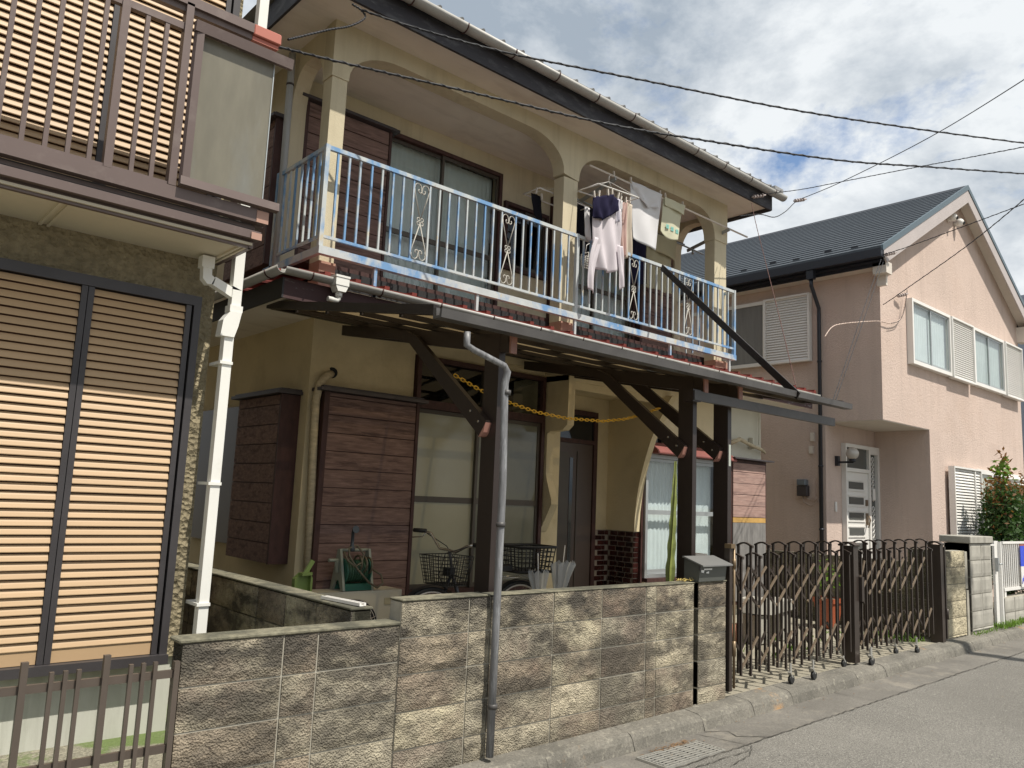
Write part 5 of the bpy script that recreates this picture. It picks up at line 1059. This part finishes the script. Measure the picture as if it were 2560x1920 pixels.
def pinkwin(x0,x1,z0,z1,cur):
    f=B(); f.box(x0,x0+.05,1.40,1.499,z0,z1).box(x1-.05,x1,1.40,1.499,z0,z1).box(x0+.05,x1-.05,1.40,1.499,z1-.05,z1).box(x0+.05,x1-.05,1.40,1.499,z0,z0+.06); w=f.build('window',M['white'],ph)
    xm=(x0+x1)/2; s=B()
    for a,c,y in ((x0+.052,xm+.02,1.44),(xm-.02,x1-.052,1.425)): s.box(a,a+.03,y,y+.015,z0+.062,z1-.052).box(c-.03,c,y,y+.015,z0+.062,z1-.052).box(a+.03,c-.03,y,y+.015,z0+.062,z0+.10).box(a+.03,c-.03,y,y+.015,z1-.085,z1-.052)
    s.build('sash',M['alum'],w)
    for a,c,y in ((x0+.083,xm-.011,1.445),(xm+.011,x1-.083,1.43)): B().box(a,c,y,y+.004,z0+.101,z1-.086).build('pane',M['glass'],w)
    curtain(w,x0+.06,x1-.06,z0+.07,z1-.06,1.485,cur,.008,.09); return w
pinkwin(13.20,14.83,3.93,5.02,M['curtain']); louvers(ph,14.83,15.88,3.91,5.01,1.42,.038); pinkwin(15.96,17.60,3.93,5.02,M['curtain_dim']); louvers(ph,17.60,18.62,3.91,5.01,1.42,.038)
louvers(ph,14.62,15.92,.35,2.36,1.40,.05,mull=15.62)
f=B(); f.box(15.92,18.6,1.42,1.499,2.30,2.38).box(15.92,15.97,1.42,1.499,.35,2.30).box(16.66,16.72,1.42,1.499,.35,2.30); f.build('window',M['white'],ph)
B().box(15.975,16.655,1.46,1.465,.4,2.30).build('pane',mat('greenish_frosted_pane',(.40,.42,.34),.2,var=.1),ph); B().box(16.725,17.2,1.47,1.475,.4,2.30).build('pane',mat('dark_window_glass',(.05,.05,.055),.08,spec=.8),ph)
louvers(ph,17.2,18.5,.35,2.30,1.42,.05)
# side window
f=B(); f.box(12.17,12.239,3.48,4.95,3.94,4.0).box(12.17,12.239,3.48,4.95,5.03,5.09).box(12.17,12.239,3.46,3.50,4.0,5.03).box(12.17,12.239,4.2,4.24,4.0,5.03); w=f.build('window',M['white'],ph)
B().box(12.19,12.195,3.50,4.2,4.0,5.03).build('pane',mat('grey_curtained_pane',(.20,.20,.195),.15,var=.12,stretch=(1,6,.5),spec=.7),w)
louvers(ph,2.62,3.46,3.94,5.09,12.17,.044,axis='x')
# meter
B().box(12.225,12.239,2.60,2.97,1.69,2.02).build('meter_board',M['pink'],ph)
mt_=B(); mt_.box(12.13,12.224,2.69,2.87,1.73,1.90,.008).build('electric_meter',M['cap'],ph); B().box(12.11,12.224,2.71,2.86,1.903,2.0,.01).build('meter_window',mat('meter_glass',(.16,.18,.2),.1),ph)
b=B(); b.tube([(12.20,2.80,1.73),(12.20,2.78,1.63),(12.20,2.66,1.58),(12.20,2.55,1.65),(12.20,2.53,1.9),(12.20,2.53,2.6)],.010,6); b.tube([(12.20,2.75,1.73),(12.20,2.70,1.68),(12.20,2.6,1.66),(12.20,2.54,1.74)],.010,6); b.build('meter_cable',M['pink'],ph)
b=B(); b.box(12.2,12.239,2.6,2.66,2.62,2.76).box(12.2,12.239,2.62,2.69,2.42,2.54); b.build('junction_box',M['white_warm'],ph)
# door
fd=B(); fd.box(12.76,12.80,2.34,2.419,.1,2.63).box(13.93,13.998,2.34,2.419,.1,2.63).box(12.80,13.93,2.34,2.419,2.57,2.63).box(13.60,13.66,2.34,2.419,.1,2.57).box(12.80,13.60,2.34,2.419,2.17,2.23).box(13.66,13.93,2.34,2.419,2.50,2.57); fdo=fd.build('front_door',M['white'],ph)
B().box(12.802,13.598,2.37,2.40,.15,2.168).build('door_leaf',M['white'],fdo)
for k in range(7):
    z=1.89-.252*k
    B().box(12.90,13.42,2.362,2.369,z,z+.115).build('door_light',mat('dark_slot_glass',(.10,.105,.10),.15),fdo) if k==0 else B().box(12.90,13.42,2.362,2.369,z,z+.115).build('door_light',bpy.data.materials['dark_slot_glass'],fdo)
    B().box(12.86,13.46,2.355,2.361,z-.035,z-.02).box(12.86,13.46,2.355,2.361,z+.13,z+.145).build('light_trim',M['white'],fdo)
B().box(12.802,13.598,2.385,2.39,2.232,2.568).build('transom_pane',bpy.data.materials['dark_slot_glass'],fdo)
B().box(13.662,13.928,2.40,2.405,.15,2.498).build('side_light',bpy.data.materials['dark_slot_glass'],fdo)
rm=B(); rm.ring((0,0,0),.04,.011,'y',6,4); rm=rm.mesh('lattice_ring',M['white'])
for k in range(26):
    if k!=9: piece('lattice_ring',rm,fdo,(13.79,2.37,2.42-.084*k),(0,math.pi/6,0),(1,1,.9))
b=B(); b.box(13.49,13.55,2.345,2.369,1.62,1.72).box(13.49,13.55,2.345,2.369,1.30,1.50); b.tube([(13.52,2.32,1.46),(13.52,2.30,1.38),(13.46,2.31,1.26)],.012,6); b.build('door_handle',M['gate_link'],fdo)
b=B(); b.box(13.72,13.80,2.33,2.36,1.72,1.92,.006).build('notice_plate',M['white'],fdo)
lp=thing('wall_lamp',(12.80,2.40,2.45),'globe porch lamp with black bracket beside the white front door','wall lamp')
b=B(); b.box(12.54,12.60,2.36,2.419,2.24,2.40); b.bar((12.57,2.36,2.30),(12.57,2.12,2.30),.035,.03).tube([(12.57,2.14,2.30),(12.57,2.14,2.35)],.05,12); b.build('bracket',M['navytrim'],lp)
b=B(); bmesh.ops.create_uvsphere(b.bm,u_segments=20,v_segments=12,radius=.10); bmesh.ops.translate(b.bm,vec=(12.57,2.14,2.44),verts=b.bm.verts)
for f in b.bm.faces: f.smooth=True
b.build('globe',mat('smoky_clear_globe',(.50,.47,.43),.08,spec=.9),lp)
solo('intercom',B().box(12.50,12.555,2.395,2.419,1.50,1.66,.005),M['white'],'small white intercom on the sunlit wall left of the white door','intercom',loc=(12.53,2.41,1.5))
for (px,py,lab) in ((2383,543,'left of the two white dome cameras under the gable'),(2400,556,'right of the two white dome cameras under the gable')):
    p=at(px,py,1.40); t=thing('security_camera',p,lab,'security camera','white cameras on the gable')
    b=B(); bmesh.ops.create_uvsphere(b.bm,u_segments=16,v_segments=10,radius=.07); bmesh.ops.translate(b.bm,vec=p,verts=b.bm.verts)
    for f in b.bm.faces: f.smooth=True
    b.build('dome',M['white'],t); B().tube([p+Vector((0,.0,0)),p+Vector((0,.10,-.02))],.05,12).build('base',M['white'],t); B().tube([p+Vector((.01,-.055,-.02)),p+Vector((.013,-.075,-.028))],.032,12).build('lens',M['black'],t)
# =============== RIGHT SIDE ===============
wg=thing('gate',(12.1,.05,.1),'narrow white slatted metal gate standing ajar beside the grey pillar','gate')
for k in range(5): x=11.935+.034*k; B().bar((x,.01+.02*k,.24),(x,.01+.02*k,1.15),.018,.018).build('gate_slat',M['white'],wg)
b=B(); b.box(12.16,12.30,.02,.05,.10,1.20).box(12.28,12.32,-.02,.02,.10,1.19).box(11.925,12.1,.0,.02,1.14,1.16); b.build('gate_leaf',M['white'],wg)
b=B(); b.box(12.13,12.17,-.03,.01,.80,.98); b.tube([(12.15,-.04,.9),(12.22,-.05,.9)],.01,6); b.build('lock',M['alum'],wg)
lw=thing('low_wall',(13.2,.05,0),'low grey block wall under the white railing at the right edge','wall')
wall_run(lw,[(12.42+.4*k,12.82+.4*k) for k in range(8)],.44,.06,.2,0,.14,M['greyblock'],rough=.0006)
B().box(12.43,15.6,.012,.138,-.1,.438).build('mortar_joint',M['mortar'],lw)
wf=thing('white_railing',(13.3,.05,.44),'white metal railing standing on the low grey wall at the right edge','railing')
b=B(); b.box(12.53,15.6,.03,.07,1.16,1.19); b.build('top_rail',M['white'],wf); B().box(12.53,15.6,.03,.07,.52,.56).build('bottom_rail',M['white'],wf); B().box(12.56,12.63,.04,.08,.43,.52).box(13.9,13.96,.04,.08,.43,.52).build('railing_foot',M['white'],wf)
me=B().box(-.012,.012,-.012,.012,.561,1.159).mesh('railing_bar',M['white'])
for k in range(36): piece('railing_bar',me,wf,(12.56+.082*k,.05,0))
sg=thing('banner',(13.3,.0,.8),'blue and white printed banner tied to the white railing','banner')
B().box(13.20,14.2,.012,.020,.84,1.13).build('blue_field',mat('blue_banner',(.03,.07,.62),.5),sg); B().box(13.20,14.2,.012,.020,.55,.8395).build('white_field',M['white'],sg); B().box(13.17,14.2,.010,.0115,1.131,1.15).build('orange_edge',M['terra'],sg)
b=B()
for k in range(5): b.tube([(13.22+.05*k,.009,.60+.03*(k%2)),(13.25+.05*k,.009,.68+.03*(k%3))],.006,5)
b.build('blue_lettering',bpy.data.materials['blue_banner'],sg)
bs=thing('bush',(15.3,.9,0),'dense photinia bush with reddish shoot tips against the pink house','bush')
b=B(); 
for k in range(7): a=k*.9; b.tube([(15.3,.8,0),(15.3+.15*math.cos(a),.8+.1*math.sin(a),.7),(15.3+.4*math.cos(a),.8+.22*math.sin(a),1.6+.06*k)],[.04,.025,.008],6)
b.tube([(15.25,.8,1.5),(15.22,.8,2.2),(15.2,.8,2.55)],[.012,.007,.003],5); b.build('trunk',M['bark'],bs)
b=B(); leaves(b,(15.45,.85,1.35),(.62,.4,.62),2600,.095,seedv=1); leaves(b,(15.1,.8,1.75),(.32,.3,.35),900,.09,seedv=4); leaves(b,(15.9,.9,1.7),(.5,.4,.45),1300,.09,seedv=5); leaves(b,(14.95,.8,1.25),(.25,.3,.4),500,.08,seedv=8); tag(b.build('foliage',M['leaf'],bs,norm=False),kind='stuff')
b=B(); leaves(b,(15.4,.9,.95),(.75,.4,.45),1700,.10,seedv=2); leaves(b,(15.2,.7,.6),(.6,.3,.35),900,.09,seedv=12); tag(b.build('lower_foliage',M['leaf_d'],bs,norm=False),kind='stuff')
b=B(); leaves(b,(15.7,.85,2.0),(.6,.35,.35),230,.09,1.6,6); leaves(b,(15.0,.8,1.95),(.25,.3,.25),160,.08,1.6,7); leaves(b,(15.2,.8,2.35),(.12,.12,.3),60,.11,1.5,9); leaves(b,(14.85,.8,1.6),(.12,.2,.4),50,.08,1.5,10); tag(b.build('red_shoots',M['leaf_r'],bs,norm=False),kind='stuff')
b=B(); leaves(b,(15.2,.8,2.3),(.16,.14,.3),90,.13,1.4,19); tag(b.build('top_shoot',M['weed'],bs,norm=False),kind='stuff')
b=B()
def tuft(x,y,z,n,h,s=0):
    R=random.Random(s)
    for _ in range(n):
        a=R.random()*6.28; d=h*R.uniform(.4,1); bx,by=x+R.gauss(0,.03),y+R.gauss(0,.03); p=Vector((bx,by,z)); q=p+Vector((math.cos(a)*d*.5,math.sin(a)*d*.5,d*.8)); w=Vector((-math.sin(a),math.cos(a),0))*.006
        b.quad(p-w,p+w,q+w*.6,q-w*.6)
for k in range(26): x=12.0+.06*k*random.uniform(.6,1.4); tuft(x,-.04+random.uniform(-.05,.06),zr(x)+.13,16,.10,k)
for k in range(10): x=11.1+.08*k; tuft(x,-.06,zr(x)+.13,6,.05,50+k)
for k in range(40): tuft(random.uniform(7.3,10.3),random.uniform(.3,2.3),.0+.0135*(8-5.8),10,.06,80+k)
for k in range(24): tuft(9.9+.35*random.random(),.2+.6*random.random(),.03,12,.08,140+k)
for k in range(16): tuft(12.45+random.random()*.3,.35+random.random()*.5,.1,16,.22,200+k)
solo('weeds',b,M['weed'],'patchy green weeds along the kerb and the driveway edges','weeds')['kind']='stuff'
b=B(); b.box(24,40,2.2,12,-.2,7.5); ab=thing('apartment_building',(30,4,0),'grey apartment block just visible past the pink house at the right edge','building'); b.build('wall',mat('blue_grey_wall',(.30,.34,.40),.8),ab)
# =============== CABLES ===============
def cable(pts,r,label,mt=None,tw=True,name='cable'):
    r=r*.78; b=B(); b.tube(pts,r,6)
    if tw:
        P=[];n_=len(pts)
        for i in range(n_-1):
            for k in range(4):
                p=Vector(pts[i]).lerp(Vector(pts[i+1]),k/4); a=(i*4+k)*1.1; P.append(p+Vector((0,math.cos(a),math.sin(a)))*r*1.0)
        b.tube(P,r*.7,4)
    return solo(name,b,mt or M['cable'],label,'cable',loc=pts[0],group='overhead cables')
def via(pix,Y0,Y1,n=10):
    tot=[0]
    for a,c in zip(pix[:-1],pix[1:]): tot.append(tot[-1]+math.hypot(c[0]-a[0],c[1]-a[1]))
    out=[]
    m=n*(len(pix)-1)
    for i in range(m+1):
        s=tot[-1]*i/m; k=max(j for j in range(len(tot)-1) if tot[j]<=s+1e-9); k=min(k,len(pix)-2); f=(s-tot[k])/(tot[k+1]-tot[k])
        def cr(j): return pix[max(0,min(len(pix)-1,j))]
        p0_,p1_,p2_,p3_=cr(k-1),cr(k),cr(k+1),cr(k+2)
        q=[.5*((2*p1_[d])+(-p0_[d]+p2_[d])*f+(2*p0_[d]-5*p1_[d]+4*p2_[d]-p3_[d])*f*f+(-p0_[d]+3*p1_[d]-3*p2_[d]+p3_[d])*f**3) for d in (0,1)]
        out.append(at(q[0],q[1],Y0+(Y1-Y0)*s/tot[-1]))
    return out
cable(via([(905,25),(1047,72),(1273,133),(1620,203),(1968,272),(2290,322),(2640,368)],1.92,-1.0),.011,'upper thick twisted cable sweeping across the sky from the arched house')
cable(via([(640,100),(712,121),(880,162),(1157,226),(1505,307),(1736,347),(2083,399),(2330,418),(2640,440)],1.0,-1.2),.010,'lower thick twisted cable crossing in front of the balcony arch')
cable(via([(720,99),(820,75),(875,65),(912,45),(903,25),(880,10)],1.7,1.95),.010,'black cable curling up under the left eave corner')
cable(via([(1995,500),(2120,447),(2360,323),(2640,148)],1.95,-2.5),.007,'straight cable rising steeply right from the insulator at the eave corner',tw=False)
cable(via([(1895,487),(2000,474),(2085,458),(2302,416),(2400,398),(2640,352)],1.95,-2),.006,'thin twisted cable rising gently right from the eave corner')
cable(via([(2208,637),(2284,612),(2447,552),(2640,480)],1.28,-1.5),.007,'thin cable from the pink house eave rising right past the cameras')
cable(via([(2208,762),(2266,722),(2447,592),(2640,430)],1.45,-2),.007,'thin cable anchored to the pink wall corner rising steeply right')
cable(via([(2203,648),(2160,770),(2120,890),(2080,1008)],1.2,.2),.005,'left of the two thin drop wires falling from the pink house eave')
cable(via([(2208,655),(2168,775),(2128,890),(2086,1010)],1.2,.2),.005,'right of the two thin drop wires falling from the pink house eave')
cable(via([(1879,508),(1890,560),(1915,660),(1950,800),(1989,962)],1.98,-.0),.005,'thin reddish drop wire from the eave corner down to the carport end',mat('reddish_wire',(.10,.04,.03),.6))
cable(via([(1850,540),(1900,536),(1935,543),(1962,530),(1985,508),(1996,498)],2.0,1.9),.007,'slack black loop of cable below the eave corner insulator')
cable(via([(2062,842),(2080,818),(2110,809),(2190,803),(2230,808),(2255,790),(2268,730)],1.5,1.43),.009,'pale service cable looping across the pink wall corner',M['pink'])
cable(via([(2268,725),(2262,770),(2250,800),(2228,808)],1.40,1.43),.006,'short black loop hanging from the wall insulator on the pink house',tw=False)
def insul(px,py,Y,lab):
    p=at(px,py,Y); b=B(); d=Vector((.9,-.3,.3)).normalized()
    for k in range(4): b.tube([p+d*(.05*k),p+d*(.05*k+.02)],.028,10)
    b.tube([p-d*.03,p+d*.22],.012,6); return solo('insulator',b,mat('weathered_porcelain',(.42,.36,.34),.35,var=.2) if 'weathered_porcelain' not in bpy.data.materials else bpy.data.materials['weathered_porcelain'],lab,'insulator',loc=p)
insul(1988,502,1.9,'brown cable insulator just right of the cream house eave corner')
insul(2246,740,1.44,'brown cable insulator near the corner of the pink upper wall')
insul(2216,636,1.25,'small pale insulator at the pink house eave corner')
insul(1884,492,1.98,'white porcelain insulator fixed on the navy fascia near its right end')

up_=thing('utility_pole',(11.66,-5.6,0),'tall grey concrete utility pole across the street','utility pole')
B().tube([(11.66,-5.6,-.2),(11.66,-5.6,12)],[.16,.10],16).build('shaft',M['greyblock'],up_)
B().box(10.9,12.4,-5.68,-5.60,10.6,10.7).build('crossarm',M['steel'],up_)
